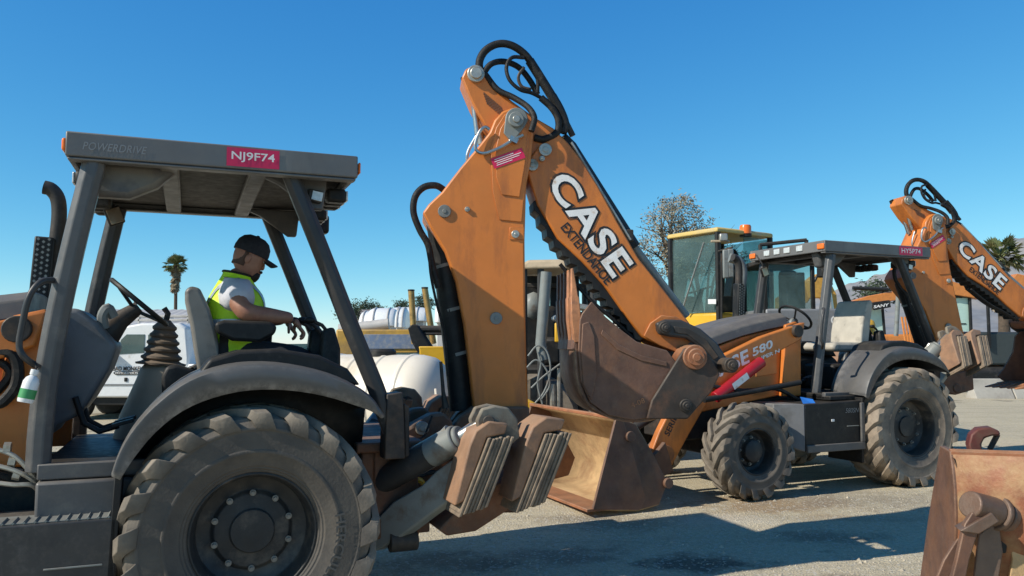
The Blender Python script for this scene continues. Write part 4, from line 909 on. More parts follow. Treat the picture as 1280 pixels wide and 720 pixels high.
# end flange running down to the left, ribs and pivot tube on the back
q = MB(); fl = [(1191, 570), (1211, 642), (1203, 664), (1180, 700), (1166, 735), (1196, 740), (1210, 690), (1217, 650), (1203, 596)]
a_ = [at(u, v, D3 - .05) for u, v in fl]; q.loft([a_, [p + dp * .03 for p in a_]]); q.build('corner_flange', RUST, b3, .006)
WORN = mat('worn_bare_steel', (.17, .115, .085), .5, .25, (.16, .09, .06), .45, 6, .2, 8, .3, 60)
c0, c1 = at(1212, 630, D3 - .16), at(1243, 640, D3 - .10)
q = MB(); q.tube([c0, c1], [.066, .074], 20); q.tube([c1, c1 + (c1 - c0).normalized() * .03], .09, 20); q.tube([c1 + (c1 - c0).normalized() * .03, c1 + (c1 - c0).normalized() * .045], .07, 20); q.tube([c1 + (c1 - c0).normalized() * .045, c1 + (c1 - c0).normalized() * .085], .085, 20); pt = q.build('pivot_tube', WORN, b3, .008)
def plate(pts, th, nm, m, D=D3 - .12):
    a_ = [at(u, v, D + (e[0] if e else 0)) for u, v, *e in pts]; q = MB(); q.loft([a_, [p + dp * th for p in a_]]); return q.build(nm, m, b3, .006)
plate([(1206, 655), (1216, 640), (1232, 650), (1222, 668), (1212, 700), (1204, 740), (1186, 740), (1196, 700)], .05, 'hinge_rib', RUST, D3 - .2)
plate([(1200, 664), (1240, 641), (1250, 652), (1224, 668)], .12, 'hinge_cap', WORN, D3 - .22)
plate([(1224, 668), (1248, 650), (1254, 690), (1246, 740), (1216, 740)], .03, 'hinge_plate', WORN, D3 - .12)
plate([(1220, 652), (1256, 646), (1262, 664), (1258, 692), (1232, 692), (1222, 672)], .02, 'hinge_recess_shade', BLACK, D3 - .10)  # flat black plate standing in for the shaded recess behind the hinge
plate([(1250, 640), (1262, 668), (1266, 700), (1258, 745), (1290, 745), (1290, 700), (1276, 660), (1262, 640)], .03, 'wear_plate', SANDY, D3 - .09)
HOOKR = mat('red_hook_paint', (.13, .028, .022), .6, 0, (.13, .07, .045), .55, 9, .2)
hk = [(1215, 573), (1211, 556), (1214, 543), (1223, 535.5), (1239, 534), (1250, 539), (1251, 545), (1241, 545), (1231, 548), (1227, 556), (1229, 564), (1237, 571), (1237, 576)]
a_ = [at(u, v, D3 + .03) for u, v in hk]; q = MB(); q.loft([a_, [p + V((.03, .09, 0)) for p in a_]]); h3 = q.build('lifting_hook', HOOKR, b3, .01)
MB().tube([at(1247, 543, D3 + .08), at(1237, 562, D3 + .08)], .014, 8).build('hook_latch', DSTEEL, h3)
MB().box(at(1232, 573, D3 + .08), (.14, .1, .03)).build('hook_base', HOOKR, h3, .01)

# ------------------------------------------------------------------ machines and goods behind
def wbox(q, p, d, rz=0): return q.box(p, d, Matrix.Rotation(rz, 3, 'Z'))
# cream tank on its trailer
D = 10.0; c = at(503, 503, D); ax = V((.93, -.36, 0)); RT = .59
tk = thing('water_tank', 'big cream plastic water tank lying behind the near backhoe', 'tank', (c.x, c.y, 0))
prof = [(.001, -1.35), (.29, -1.33), (.48, -1.25), (.56, -1.12), (RT, -1.0)]
for k in range(4):
    h = -.95 + k * .36; prof += [(RT, h), (RT + .012, h + .02), (RT + .012, h + .05), (RT, h + .07)]
prof += [(RT, .28), (.565, .40), (.49, .50), (.35, .58), (.19, .62), (.001, .62)]
MB().lathe(prof, c, ax, 40).build('tank_shell', TANKW, tk, 0, None, 30)
q = MB()
for v0, v1 in ((522, 462),): q.tube(spline([c + ax * h + V((0, 0, 0)) + V((.0, -r, z)) for h, r, z in ((.50, .38, .2), (.52, .40, .0), (.50, .40, -.18))], 4), .018, 8)
q.build('sight_rib', TANKW, tk)
MB().lathe([(.18, 0), (.18, .06), (.15, .09), (.001, .09)], c + ax * -.3 + V((0, 0, RT - .02)), (0, 0, 1), 24).build('tank_lid', BLACK, tk)
q = MB()
for h in (-1.0, -.4, .2): wbox(q, c + ax * h + V((0, 0, -RT * .6)), (.12, .9, .5), math.atan2(ax.y, ax.x))
wbox(q, c + ax * -.4 + V((0, 0, -RT - .14)), (2.3, .8, .14), math.atan2(ax.y, ax.x)); q.build('tank_cradle', DSTEEL, tk, .01)
for s in (1, -1):
    for h in (-.75, -.1):
        p = c + ax * h + V((.36, .93, 0)) * s * .45; p.z = .27; MB().cyl(p - V((.36, .93, 0)) * .08, p + V((.36, .93, 0)) * .08, .27, seg=24).build('trailer_wheel', BLACK, tk, .02)
# yellow mixer hopper beside it
D = 11.6; c = at(552, 452, D)
hp = thing('yellow_hopper', 'yellow steel hopper half hidden behind the cream tank', 'hopper', (c.x, c.y, 0))
MB().loft([[c + V((x * .30 * k, y * .3 * k, z)) for x, y in ((-1, -1), (1, -1), (1, 1), (-1, 1))] for k, z in ((1, .22), (.96, .16), (.96, 0), (.45, -.55))]).build('hopper_bin', YELLOW, hp, .015)
q = MB()
for x in (-1, 1):
    for y in (-1, 1): q.bb(c.x + x * .24 - .025, c.x + x * .24 + .025, c.y + y * .24 - .025, c.y + y * .24 + .025, 0, c.z + .05)
q.build('hopper_frame', YELLOW, hp, .006)

EXY_ = mat('ochre_rig_paint', (.50, .29, .05), .5, 0, (.22, .14, .06), .45, 2.5, .15, 4, 0, 10, DUST, .25)
# yellow drill rig: long body, signboard, twin gold rods, dark shield
D = 14.5; c = at(478, 440, D)
dr = thing('yellow_rig', 'long yellow work rig with two upright gold rods behind the cream tank', 'drill rig', (c.x, c.y, 0))
p0, p1 = at(424, 440, D), at(534, 412, D)
MB().bb(p0.x, p1.x, D - .3, D + .8, p0.z - .12, p1.z).build('rig_body', EXY_, dr, .03)
p0, p1 = at(455, 436, D - .31), at(523, 418, D - .31)
MB().bb(p0.x, p1.x, D - .325, D - .302, p0.z, p1.z).build('blue_sign', mat('faded_blue_sign', (.15, .20, .30), .5, 0, (.3, .3, .3), .5, 12), dr, .005)
text('RENTALS', (p0.x + .08, D - .328, p0.z + .06), V((1, 0, 0)), V((0, 0, 1)), p1.x - p0.x - .16, .12, (0, 0, 0), GREYL, dr) if False else None
p0, p1 = at(424, 412, D - .1), at(486, 405, D - .1)
MB().tube([p0, p1], .10, 12).build('rig_tube', SHEETM, dr)
for (u, v, u2, v2) in ((514, 364, 518, 430), (531, 361, 542, 430)):
    a, b = at(u, v, D - .6), at(u2, v2, D - .6); r = MB().cyl(b, a, .055, seg=16).build('gold_rod', GOLD, dr); MB().cyl(a, a + V((0, 0, .03)), .06, seg=16).build('rod_cap', DSTEEL, r, .005)
sh_ = [(509, 410), (515, 405), (521, 407), (540, 436), (536, 444), (522, 442), (514, 428)]
a_ = [at(u, v, D - 1.0) for u, v in sh_]; q = MB(); q.loft([a_, [p + V((.05, .08, 0)) for p in a_]]); q.build('dark_shield', BLACK, dr, .02)
q = MB(); q.tube([at(512, 411, D - .9), at(560, 411, D - .9)], .06, 8); q.tube([at(520, 417, D - .9), at(560, 417, D - .9)], .03, 8); q.build('shield_arm', DSTEEL, dr, .01)
q = MB(); q.bb(at(440, 470, D).x, at(560, 470, D).x, D - .2, D + .6, .35, 1.4); q.build('rig_chassis', DSTEEL, dr, .05)
for k in range(3):
    p = at(440 + 50 * k, 470, D - .35); MB().cyl((p.x, D - .5, .42), (p.x, D - .2, .42), .42, seg=24).build('rig_wheel', BLACK, dr, .04)
# car between tank and rig
D = 12.0; c = at(498, 440, D)
car = thing('grey_car', 'dark grey car whose windscreen shows just above the cream tank', 'car', (c.x, c.y, 0))
q = MB(); X = c.x
q.loft([[(X + x, D + y * w, z) for y, z in ((-1, .3), (1, .3), (1, h), (-1, h))] for x, w, h in ((-2.0, .75, .7), (-1.7, .82, .95), (-.7, .85, 1.05), (1.9, .85, 1.08), (2.1, .75, .8))]); q.build('car_body', mat('grey_car_paint', (.12, .13, .16), .25), car, .06)
q = MB(); q.loft([[(X + x, D + y * w, z) for y, z in ((-1, 1.05), (1, 1.05), (.85, h), (-.85, h))] for x, w, h in ((-.8, .75, 1.06), (-.1, .74, 1.52), (1.1, .74, 1.53), (1.8, .7, 1.08))]); q.build('car_windows', GLASSD, car, .03)
for s in (-1, 1):
    for x in (-1.3, 1.3): MB().cyl((X + x, D + s * .65, .31), (X + x, D + s * .87, .31), .31, seg=24).build('car_wheel', BLACK, car, .03)

# white tanks in a row
for k, (u0, u1, v0, v1, dd) in enumerate(((452, 474, 389, 412, 30), (462, 497, 385, 408, 29), (487, 536, 384, 402, 31), (497, 510, 385, 410, 27), (546, 572, 372, 404, 22))):
    a, b = at(u0, v1, dd), at(u1, v0, dd); w_ = b.x - a.x; h_ = b.z - a.z
    lab = ('small white tank leftmost of the row behind the yellow rig', 'round shouldered white tank second in the row behind the yellow rig', 'longest white tank in the row with a ridged pale top', 'narrow white tank standing in front of the longest one', 'tall white tank showing between the gold rods and the boom')[k]
    t_ = thing('white_tank', lab, 'tank', ((a.x + b.x) / 2, dd, 0), 0, 'white tanks behind the yellow rig')
    cx, r = (a.x + b.x) / 2, w_ / 2
    q = MB(); secs = []
    for x, f in ((-1, .70), (-.92, .90), (-.7, .98), (-.2, 1.), (.2, 1.), (.7, .98), (.92, .90), (1, .70)):
        secs.append([(cx + x * r, dd + .9 * math.cos(g_) * f, a.z + max(0, math.sin(g_)) * h_ * f) for g_ in (PI * i / 12 for i in range(13))])
    q.loft(secs); q.build('tank_shell', WHITE, t_, .02)
    MB().bb(cx - r * .8, cx + r * .8, dd - .6, dd + .6, 0, a.z + .05).build('tank_stand', SHEETM, t_, .02)
    q = MB()
    for x in (-.5, .5):
        ring = [(cx + x * r, dd + .91 * math.cos(g_), a.z + math.sin(g_) * h_ * 1.01) for g_ in (PI * i / 12 for i in range(13))]
        q.tube(ring, .03, 6)
    q.build('tank_rib', SHEETM, t_)

# cabbed machine behind the boom
D = 11.5; a, b = at(664, 334, D), at(727, 327, D)
cm = thing('cab_loader', 'cabbed loader with sun bleached tan roof seen behind the near boom', 'loader', ((a.x + b.x) / 2, D, 0))
X0, X1 = at(650, 400, D).x, at(742, 400, D).x; ZT = at(690, 334, D).z
MB().loft([[(X0 - .06, D - .6, ZT - .08), (X0 + .10, D - .55, ZT + .05), (X1 - .1, D - .55, ZT + .07), (X1 + .05, D - .6, ZT - .06)], [(X0 - .06, D + .9, ZT - .08), (X0 + .10, D + .85, ZT + .05), (X1 - .1, D + .85, ZT + .07), (X1 + .05, D + .9, ZT - .06)]]).build('cab_roof', TANROOF, cm, .04)
for x, y in ((X0 + .05, D - .5), (X0 + .28, D - .5), (X1 - .05, D - .5), (X0 + .05, D + .8), (X1 - .05, D + .8)):
    MB().tube([(x, y, .9), (x, y, ZT - .06)], .05, 8).build('cab_post', POST, cm)
MB().tube([at(683, 340, D - .7), at(680, 380, D - .7), at(676, 430, D - .7), at(680, 450, D - .7)], .075, 10).build('lift_arm', GSTEEL, cm)
MB().bb(X0 + .35, X1 - .35, D + .8, D + .82, 1.6, ZT - .12).build('cab_window', GLASS, cm)
for dx, w_ in ((.02, .3), (.45, .10), (.72, .16), (1.0, .12)): MB().bb(X0 + dx, X0 + dx + w_, D + .3, D + .38, 1.2, ZT - .1).build('cab_pillar', BLACK, cm, .02)
for v_ in (356, 392): MB().bb(X0 + .05, X1 - .05, D + .1, D + .16, at(680, v_, D).z - .03, at(680, v_, D).z + .03).build('cab_rail', DSTEEL, cm, .01)
MB().ball(at(667, 382, D + .05), (.16, .12, .20), 10).build('cab_headrest', GSTEEL, cm); MB().ball(at(697, 398, D - .3), (.09, .08, .05), 10).build('round_lamp', WHITE, cm)
q = MB(); q.bb(X0, X1, D - .3, D + .9, .45, 1.35); q.bb(X0 + .3, X1 - .1, D - .2, D + .5, 1.35, 1.75); q.build('machine_body', BLACK, cm, .06)
q = MB(); q.bb(X0 + .25, X0 + .55, D + .0, D + .5, 1.5, 2.2); q.build('cab_seat', BLACK, cm, .08)
q = MB(); q.bb(at(690, 410, D).x, at(700, 410, D).x, D - .75, D - .6, at(690, 428, D).z, at(690, 405, D).z); q.build('yellow_valve', YELLOW, cm, .02)
for L5 in (((660, 445), (672, 432), (684, 440), (688, 465), (680, 490), (668, 505)), ((658, 460), (670, 450), (683, 462), (687, 482), (676, 500)), ((672, 440), (676, 455), (672, 480), (678, 505)), ((664, 485), (680, 470), (700, 455))):
    MB().tube(spline([at(u, v, D - .8) for u, v in L5], 5), .013, 8).build('hose', GSTEEL, cm)
for p0_, p1_, r_ in (((699, 460), (698, 520), .03), ((690, 480), (692, 520), .045), ((704, 380), (760, 390), .05)): MB().tube([at(*p0_, D - .75), at(*p1_, D - .75)], r_, 8).build('ram', ZINC, cm)
q = MB()
for k in range(16): q.ball(at(748 + k * 3.2, 395 + k * 2.3 + random.uniform(-5, 5), D - .5), (.05, .05, .04), 8)
q.build('fittings', ZINC, cm)
MB().loft([[at(652, 494, D - .9), at(684, 512, D - .9), at(684, 520, D - .9), at(640, 520, D - .9)], [at(652, 494, D - .7), at(684, 512, D - .7), at(684, 520, D - .7), at(640, 520, D - .7)]]).build('lower_guard', YELLOW, cm, .03)
for x in (X0 + .2, X1 + .5):
    MB().lathe([(.25, -.2), (.55, -.2), (.62, -.12), (.62, .12), (.55, .2), (.25, .2)], (x, D - .2, .62), (0, 1, 0), 28).build('tyre', TYREF, cm)

# yellow wheel loader with beacon
D = 13.2
K0, K1, K2 = at(838, 300, D + .9), at(897, 290, D), at(962, 292, D + .75)     # roof corners: left, near, right
wl = thing('wheel_loader', 'yellow wheel loader with glass cab and amber beacon', 'wheel loader', (K1.x, K1.y, 0))
k0, k1, k2 = (V((p.x, p.y, 0)) for p in (K0, K1, K2)); k3 = k0 + k2 - k1
zr, zw, zb_ = K1.z, at(897, 390, D).z, at(897, 415, D).z
def quadwall(q, a, b, z0, z1, th=.03):
    n_ = V((-(b - a).y, (b - a).x, 0)).normalized() * th
    q.loft([[a + V((0, 0, z0)), b + V((0, 0, z0)), b + V((0, 0, z1)), a + V((0, 0, z1))], [a + n_ + V((0, 0, z0)), b + n_ + V((0, 0, z0)), b + n_ + V((0, 0, z1)), a + n_ + V((0, 0, z1))]])
ctr = (k0 + k2) / 2
q = MB(); ro = [ctr + (p - ctr) * 1.07 for p in (k0, k1, k2, k3)]; q.loft([[p + V((0, 0, zr)) for p in ro], [p + V((0, 0, zr + .07)) for p in ro], [ctr + (p - ctr) * .9 + V((0, 0, zr + .09)) for p in ro]]); q.build('cab_roof', mat('cab_roof_yellow', (.62, .44, .14), .5, 0, (.5, .42, .28), .4, 2), wl, .02)
for p in (k0, k1, k2, k3): MB().tube([p + V((0, 0, zb_)), p + V((0, 0, zr))], .05, 8).build('cab_post', BLACK, wl)
q = MB(); quadwall(q, k0 + (k1 - k0) * .03, k1 - (k1 - k0) * .03, zw, zr - .03); q.build('windscreen', GLASS, wl, 0, None, 0)
q = MB(); quadwall(q, k3 + (k2 - k3) * .03, k2 - (k2 - k3) * .03, zw, zr - .03); q.build('rear_window', GLASS, wl, 0, None, 0)
q = MB(); quadwall(q, k0 + (k3 - k0) * .05, k3 - (k3 - k0) * .05, zw, zr - .03); q.build('side_window', GLASS, wl, 0, None, 0)
q = MB(); quadwall(q, k1 + (k2 - k1) * .5, k2 - (k2 - k1) * .03, zw, zr - .03); q.build('side_window', GLASS, wl, 0, None, 0)
q = MB(); q.loft([[p + V((0, 0, 1.1)) for p in (k0, k1, k2, k3)], [p + V((0, 0, zw)) for p in (k0, k1, k2, k3)]]); q.build('cab_base', YELLOW, wl, .05)
q = MB(); cc = ctr + V((-.05, 0, zw)); q.box(cc + V((.1, 0, .15)), (.5, .5, .3)); q.box(cc + V((.3, .1, .55)), (.16, .5, .8), Matrix.Rotation(R(8), 3, 'Y')); q.ball(cc + V((.3, .1, 1.02)), (.09, .18, .14), 10); q.build('cab_seat', BLACK, wl, .05)
q = MB(); wc = cc + V((-.32, -.1, .42)); q.tube([wc + V((.2 * math.cos(a), .2 * math.sin(a), .06 * math.cos(a))) for a in (2 * PI * i / 20 for i in range(20))], .018, 6, closed=True); q.tube([wc, wc + V((-.1, 0, -.4))], .05, 8); q.ball(wc + V((-.15, .2, -.25)), (.2, .25, .15), 10); q.build('cab_wheel', BLACK, wl)
q = MB(); q.tube([at(880, 303, D - .03), at(853, 387, D + .45)], .016, 6); q.build('wiper', GSTEEL, wl)
MB().add([at(885, 374, D + .02) , at(895, 374, D - .06), at(895, 380, D - .06), at(885, 380, D + .02)], [(0, 1, 2, 3)]).build('cab_sticker', WHITE, wl, 0, None, 0)
bp = at(932, 296, D + .4); bc_ = MB().lathe([(.10, 0), (.10, .03), (.105, .05)], bp, (0, 0, 1), 20, True).build('beacon', BLACK, wl)
MB().lathe([(.098, .04), (.098, .17), (.085, .20), (.001, .205)], bp, (0, 0, 1), 20).build('beacon_lens', AMBER, bc_)
lp = at(904, 297, D - .2); MB().box(lp, (.13, .1, .13)).build('work_lamp', ZINC, wl, .02)
MB().tube([lp + V((-.2, 0, -.06)), lp + V((.1, 0, -.06))], .02, 6).build('lamp_bar', TANROOF, wl)
for (u0, u1, v0, v1) in ((904, 911, 312, 348), (910, 917, 311, 347)):
    a, b = at(u0, v1, D - .35), at(u1, v0, D - .35); MB().bb(a.x, b.x, D - .37, D - .31, a.z, b.z).build('mirror', GSTEEL, wl, .02)
q = MB(); q.tube([at(898, 314, D - .1), at(916, 309, D - .35)], .015, 6); q.tube([at(902, 316, D - .1), at(902, 405, D - .1)], .015, 6); q.build('mirror_arm', DSTEEL, wl)
MB().tube(spline([at(u, v, D - .8) for u, v in ((912, 322), (922, 326), (928, 338), (926, 360), (921, 405))], 4), .075, 12).build('exhaust_pipe', GSTEEL, wl)
q = MB(); q.loft([[k0 + V((-.9, .9, .8)), k1 + V((-.9, .1, .8)), k1 + V((-.9, .1, 1.45)), k0 + V((-.9, .9, 1.45))], [k0 + V((0, 0, .8)), k1 + V((0, 0, .8)), k1 + V((0, 0, zw - .2)), k0 + V((0, 0, zw - .2))]]); q.build('front_frame', YELLOW, wl, .05)
MB().bb(k2.x - .2, k2.x + 1.6, k1.y + .2, k1.y + 1.8, .8, zw - .1).build('engine_hood', YELLOW, wl, .1)
for x, y in ((k0.x - .5, k1.y + .1), (k2.x + .9, k1.y + .1), (k0.x - .5, k1.y + 2.0), (k2.x + .9, k1.y + 2.0)):
    MB().lathe([(.3, -.25), (.62, -.25), (.72, -.15), (.72, .15), (.62, .25), (.3, .25)], (x, y, .72), (0, 1, 0), 28, True).build('tyre', TYREF, wl)

# second glass cab with grey panels, right of it
D = 12.4
gc = thing('grey_cab_machine', 'grey machine with a green tinted cab just right of the wheel loader', 'machine', (at(1000, 400, D).x, D, 0))
a, b = at(957, 386, D), at(1015, 330, D)
MB().bb(a.x, b.x, D - .01, D + .02, a.z, b.z).build('front_window', GLASS, gc, 0, None, 0)
MB().bb(a.x, b.x, D + 1.1, D + 1.13, a.z, b.z).build('rear_window', GLASS, gc, 0, None, 0)
for x in (a.x, b.x):
    for y in (D, D + 1.1): MB().bb(x - .03, x + .03, y - .03, y + .03, a.z - .3, b.z + .05).build('cab_post', BLACK, gc, .01)
MB().bb(a.x - .08, b.x + .08, D - .1, D + 1.2, b.z, b.z + .08).build('cab_roof', DSTEEL, gc, .02)
q = MB(); q.tube([at(950, 306, D), at(1008, 300, D)], .03, 8); q.tube([at(950, 306, D), at(952, 328, D)], .03, 8); q.tube([at(1008, 300, D), at(1008, 330, D)], .03, 8); q.build('roof_rail', DSTEEL, gc)
a2, b2 = at(957, 440, D), at(1070, 388, D); PAN = mat('grey_panel_paint', (.20, .21, .225), .4, 0, (.12, .12, .12), .2, 3)
MB().bb(a2.x, b2.x, D - .05, D + 1.3, .6, a.z).build('body_panel', PAN, gc, .03)
text('CPT', (at(1037, 406, D).x, D - .054, at(1037, 406, D).z), V((1, 0, 0)), V((0, 0, 1)), at(1062, 400, D).x - at(1037, 400, D).x, .14, (0, 0, 0), WHITEL, gc, 'lettering', .02)
q = MB(); m_ = at(990, 380, D + .6); q.box(m_ + V((0, 0, .1)), (.3, .4, .8)); q.ball(at(985, 342, D + .4), (.16, .1, .06), 10); q.build('cab_seat', BLACK, gc, .05)
for x in (a2.x + .5, b2.x - .4): MB().cyl((x, D - .1, .5), (x, D + .3, .5), .5, seg=28).build('tyre', BLACK, gc, .06)

# excavators behind the far machine
def boom_arm(nm, m, parent, pts, D, r=.16, th=.4):
    q = MB(); q.loft([[at(u, v, D) for u, v in pts], [at(u, v, D) + V((0, th, 0)) for u, v in pts]]); return q.build(nm, m, parent, .02)
EXO = mat('excavator_orange', (.62, .22, .05), .4, 0, (.3, .12, .05), .2, 2)
EXY = mat('excavator_gold', (.55, .29, .05), .45, 0, (.25, .14, .05), .3, 2)
D = 27.0
ex = thing('excavator', 'orange excavator with SANY on its boom behind the empty seat', 'excavator', (at(1100, 430, D).x, D, 0))
boom_arm('excavator_boom', EXO, ex, [(1060, 378), (1085, 370), (1118, 364), (1128, 362), (1130, 374), (1100, 378), (1075, 386), (1060, 392)], D)
s_ = [(1090, 378), (1112, 375), (1114, 384), (1092, 388)]; boom_arm('sign_plate', BLACK, ex, s_, D - .03, .1, .02)
a, b = at(1092, 385.5, D - .04), at(1112, 382.5, D - .04); d = (b - a); L6 = d.length; d /= L6
text('SANY', a, d, V((-d.z, 0, d.x)), L6, .10, (0, -.004, 0), WHITEL, ex, 'lettering', .03, .2)
q = MB(); q.tube([at(1066, 360, D), at(1110, 362, D)], .065, 10); q.build('boom_cylinder', BLACK, ex)
a, b = at(1084, 412, D), at(1112, 386, D)
MB().bb(a.x, b.x, D + .4, D + .43, a.z - .15, b.z).build('cab_window', GLASSP, ex, 0, None, 0)
for x in (a.x, b.x): MB().tube([(x, D + .4, a.z - .4), (x - .05, D + .4, b.z)], .05, 6).build('cab_post', BLACK, ex)
q = MB(); q.bb(a.x - .1, b.x + 1.6, D + .3, D + 2.2, .9, a.z - .15); q.build('upper_body', EXO, ex, .08)
q = MB(); q.bb(a.x - .6, b.x + 1.8, D + .1, D + 2.4, .05, .8); q.build('crawler_track', BLACK, ex, .2)
q = MB(); q.tube([at(1124, 345, D - 1.5), at(1120, 420, D - 1.5)], .07, 10); q.build('grey_ram', GSTEEL, ex)
q = MB()
for k in range(3): q.tube([at(1127 + k * 4, 396, D - 1), at(1136 + k * 3, 455, D - 1)], .035, 6)
q.build('orange_rod', EXO, ex)
D = 19.0
ey = thing('gold_excavator', 'yellow gold excavator arm showing under the far canopy', 'excavator', (at(1040, 430, D).x, D, 0))
boom_arm('excavator_arm', EXY, ey, [(1012, 350), (1022, 342), (1036, 348), (1046, 368), (1048, 392), (1038, 392), (1032, 372), (1018, 372)], D)
boom_arm('excavator_boom', EXY, ey, [(975, 372), (1010, 352), (1020, 362), (1010, 378), (975, 392)], D + .5)
q = MB(); q.tube(spline([at(u, v, D - .2) for u, v in ((1018, 352), (1024, 342), (1034, 344), (1040, 356))], 4), .03, 8); q.build('arm_hose', BLACK, ey)
MB().tube([at(1036, 362, D - .1), at(1040, 388, D - .1)], .05, 8).build('arm_ram', CHROME, ey)
q = MB(); q.bb(at(1000, 400, D).x, at(1050, 400, D).x, D, D + 2, .3, 1.55); q.build('upper_body', EXY, ey, .1)
D = 28.0
ez = thing('orange_excavator', 'orange excavator with pale green cab window between the far boom and stick', 'excavator', (at(1205, 430, D).x, D, 0))
boom_arm('excavator_boom', EXO, ez, [(1150, 356), (1180, 348), (1216, 360), (1228, 374), (1190, 368), (1165, 370)], D)
a, b = at(1190, 414, D), at(1214, 372, D)
MB().bb(a.x, b.x, D + .2, D + .23, a.z, b.z).build('cab_window', GLASSP, ez, 0, None, 0)
MB().bb(a.x + .02, b.x + .7, D + .1, D + 1.6, b.z, b.z + .1).build('cab_roof', BLACK, ez, .03)
for x in (a.x - .03, b.x + .03, b.x + .66): MB().bb(x - .04, x + .04, D + .1, D + .2, 1.5, b.z).build('cab_post', BLACK, ez, .01)
MB().bb(a.x - .5, b.x + 2.0, D + .25, D + 2.4, .9, a.z - .02).build('upper_body', mat('dark_body', (.04, .05, .05), .5), ez, .08)
MB().add([at(1199, 404, D + .18), at(1208, 404, D + .18), at(1208, 405.5, D + .18), at(1199, 405.5, D + .18)], [(0, 1, 2, 3)]).build('cab_handle', BLACK, ez, 0, None, 0)
MB().bb(a.x - .8, b.x + 2.2, D + .1, D + 2.6, .05, .85).build('crawler_track', BLACK, ez, .2)
D = 29.5
er_ = thing('rust_orange_excavator', 'rust orange excavator boom at the right edge beyond the palm', 'excavator', (at(1270, 430, D).x, D, 0))
boom_arm('excavator_boom', EXO, er_, [(1262, 352), (1272, 342), (1290, 346), (1320, 380), (1320, 420), (1300, 400), (1282, 366), (1268, 366)], D)
MB().bb(at(1262, 420, D).x, at(1360, 420, D).x, D, D + 2, .8, 1.9).build('upper_body', EXO, er_, .1)
MB().bb(at(1255, 420, D).x, at(1370, 420, D).x, D - .2, D + 2.2, .05, .8).build('crawler_track', BLACK, er_, .2)

# concrete barriers beyond the far machine
for k, (u0, u1) in enumerate(((1214, 1262), (1263.5, 1330))):
    D = 24.0; a, b = at(u0, 500, D), at(u1, 500, D)
    kb = MB(); kb.loft([[(x, D + y, z) for y, z in ((-.28, 0), (-.28, .08), (-.13, .3), (-.09, .62), (.09, .62), (.13, .3), (.28, .08), (.28, 0))] for x in (a.x, b.x)])
    o = kb.build('concrete_barrier', CONC, None, .02, loc=((a.x + b.x) / 2, D, 0)); tag(o, ('pale concrete barrier just right of the far rear wheel', 'pale concrete barrier cut off by the right edge')[k], 'barrier', 'concrete barriers')

# white work truck
D = 17.0; s_ = 17.0 / 1000
pk = thing('work_truck', 'white work truck with a ladder rack and dark door lettering', 'truck', (at(190, 450, D).x, D, 0))
def tx(u): return at(u, 430, D).x
def tz(v): return at(320, v, D).z
body_ = [(62, 497), (62, 470), (70, 455), (108, 449), (125, 447), (141, 420), (152, 408), (176, 404), (222, 404), (232, 410), (236, 446), (236, 497)]
q = MB(); q.prism([(tx(u), tz(v)) for u, v in body_], D, D + 1.9); q.build('truck_cab', WHITE, pk, .04)
q = MB(); q.prism([(tx(u), tz(v)) for u, v in ((147, 443), (151, 425), (158, 418), (181, 418), (181, 441))], D - .012, D + .02); q.build('door_window', GLASSD, pk, .006)
q = MB(); q.prism([(tx(u), tz(v)) for u, v in ((185, 441), (185, 418), (214, 418), (219, 441))], D - .012, D + .02); q.build('door_window', GLASSD, pk, .006)
MB().bb(tx(182), tx(183.2), D - .012, D + .01, tz(490), tz(445)).build('door_seam', DSTEEL, pk, 0, None, 0)
MB().bb(tx(125), tx(236), D - .014, D + .01, tz(482), tz(480)).build('side_trim', GREYL, pk, 0, None, 0)
text('BAD MONKEY', (tx(142.5), D - .016, tz(463.5)), V((1, 0, 0)), V((0, 0, 1)), tx(180) - tx(142.5), tz(458) - tz(463.5), (0, 0, 0), BLACKL, pk, 'door_lettering', .03)
MB().prism([(tx(u), tz(v)) for u, v in ((143, 466), (146, 464.3), (176, 464), (178, 466), (174, 468.3), (146, 468.6))], D - .016, D - .005).build('door_badge', BLACK, pk, 0)
text('MOTORSPORTS', (tx(146), D - .02, tz(467.6)), V((1, 0, 0)), V((0, 0, 1)), tx(174) - tx(146), tz(465) - tz(467.6), (0, 0, 0), WHITEL, pk, 'door_lettering', .02)
MB().bb(tx(157), tx(161), D - .02, D, tz(477), tz(472)).build('door_handle', BLACK, pk, .01)
MB().bb(tx(236.5), tx(400), D - .05, D + 1.95, tz(497), tz(455)).build('utility_bed', WHITE, pk, .03)
q = MB()
for v in (395, 400): q.tube([(tx(165), D + .1, tz(v)), (tx(330), D + .1, tz(v))], .03, 6)
for u in (170, 232, 300): q.tube([(tx(u), D + .1, tz(404)), (tx(u), D + .1, tz(395))], .03, 6); q.tube([(tx(u), D + .1, tz(395)), (tx(u), D + 1.8, tz(395))], .03, 6)
q.build('ladder_rack', SHEETM, pk)
for u in (92, 300):
    for y in (D, D + 1.65): w2 = MB().lathe([(.2, -.02), (.34, -.02), (.40, .04), (.40, .22), (.34, .28), (.2, .28)], (tx(u), y, .40), (0, 1, 0), 28, True).build('truck_wheel', BLACK, pk)
MB().bb(tx(62), tx(400), D + .1, D + 1.8, .35, tz(497)).build('truck_frame', BLACK, pk, .02)
MB().box((tx(139), D - .12, tz(444)), (.12, .2, .22)).build('mirror', BLACK, pk, .03)
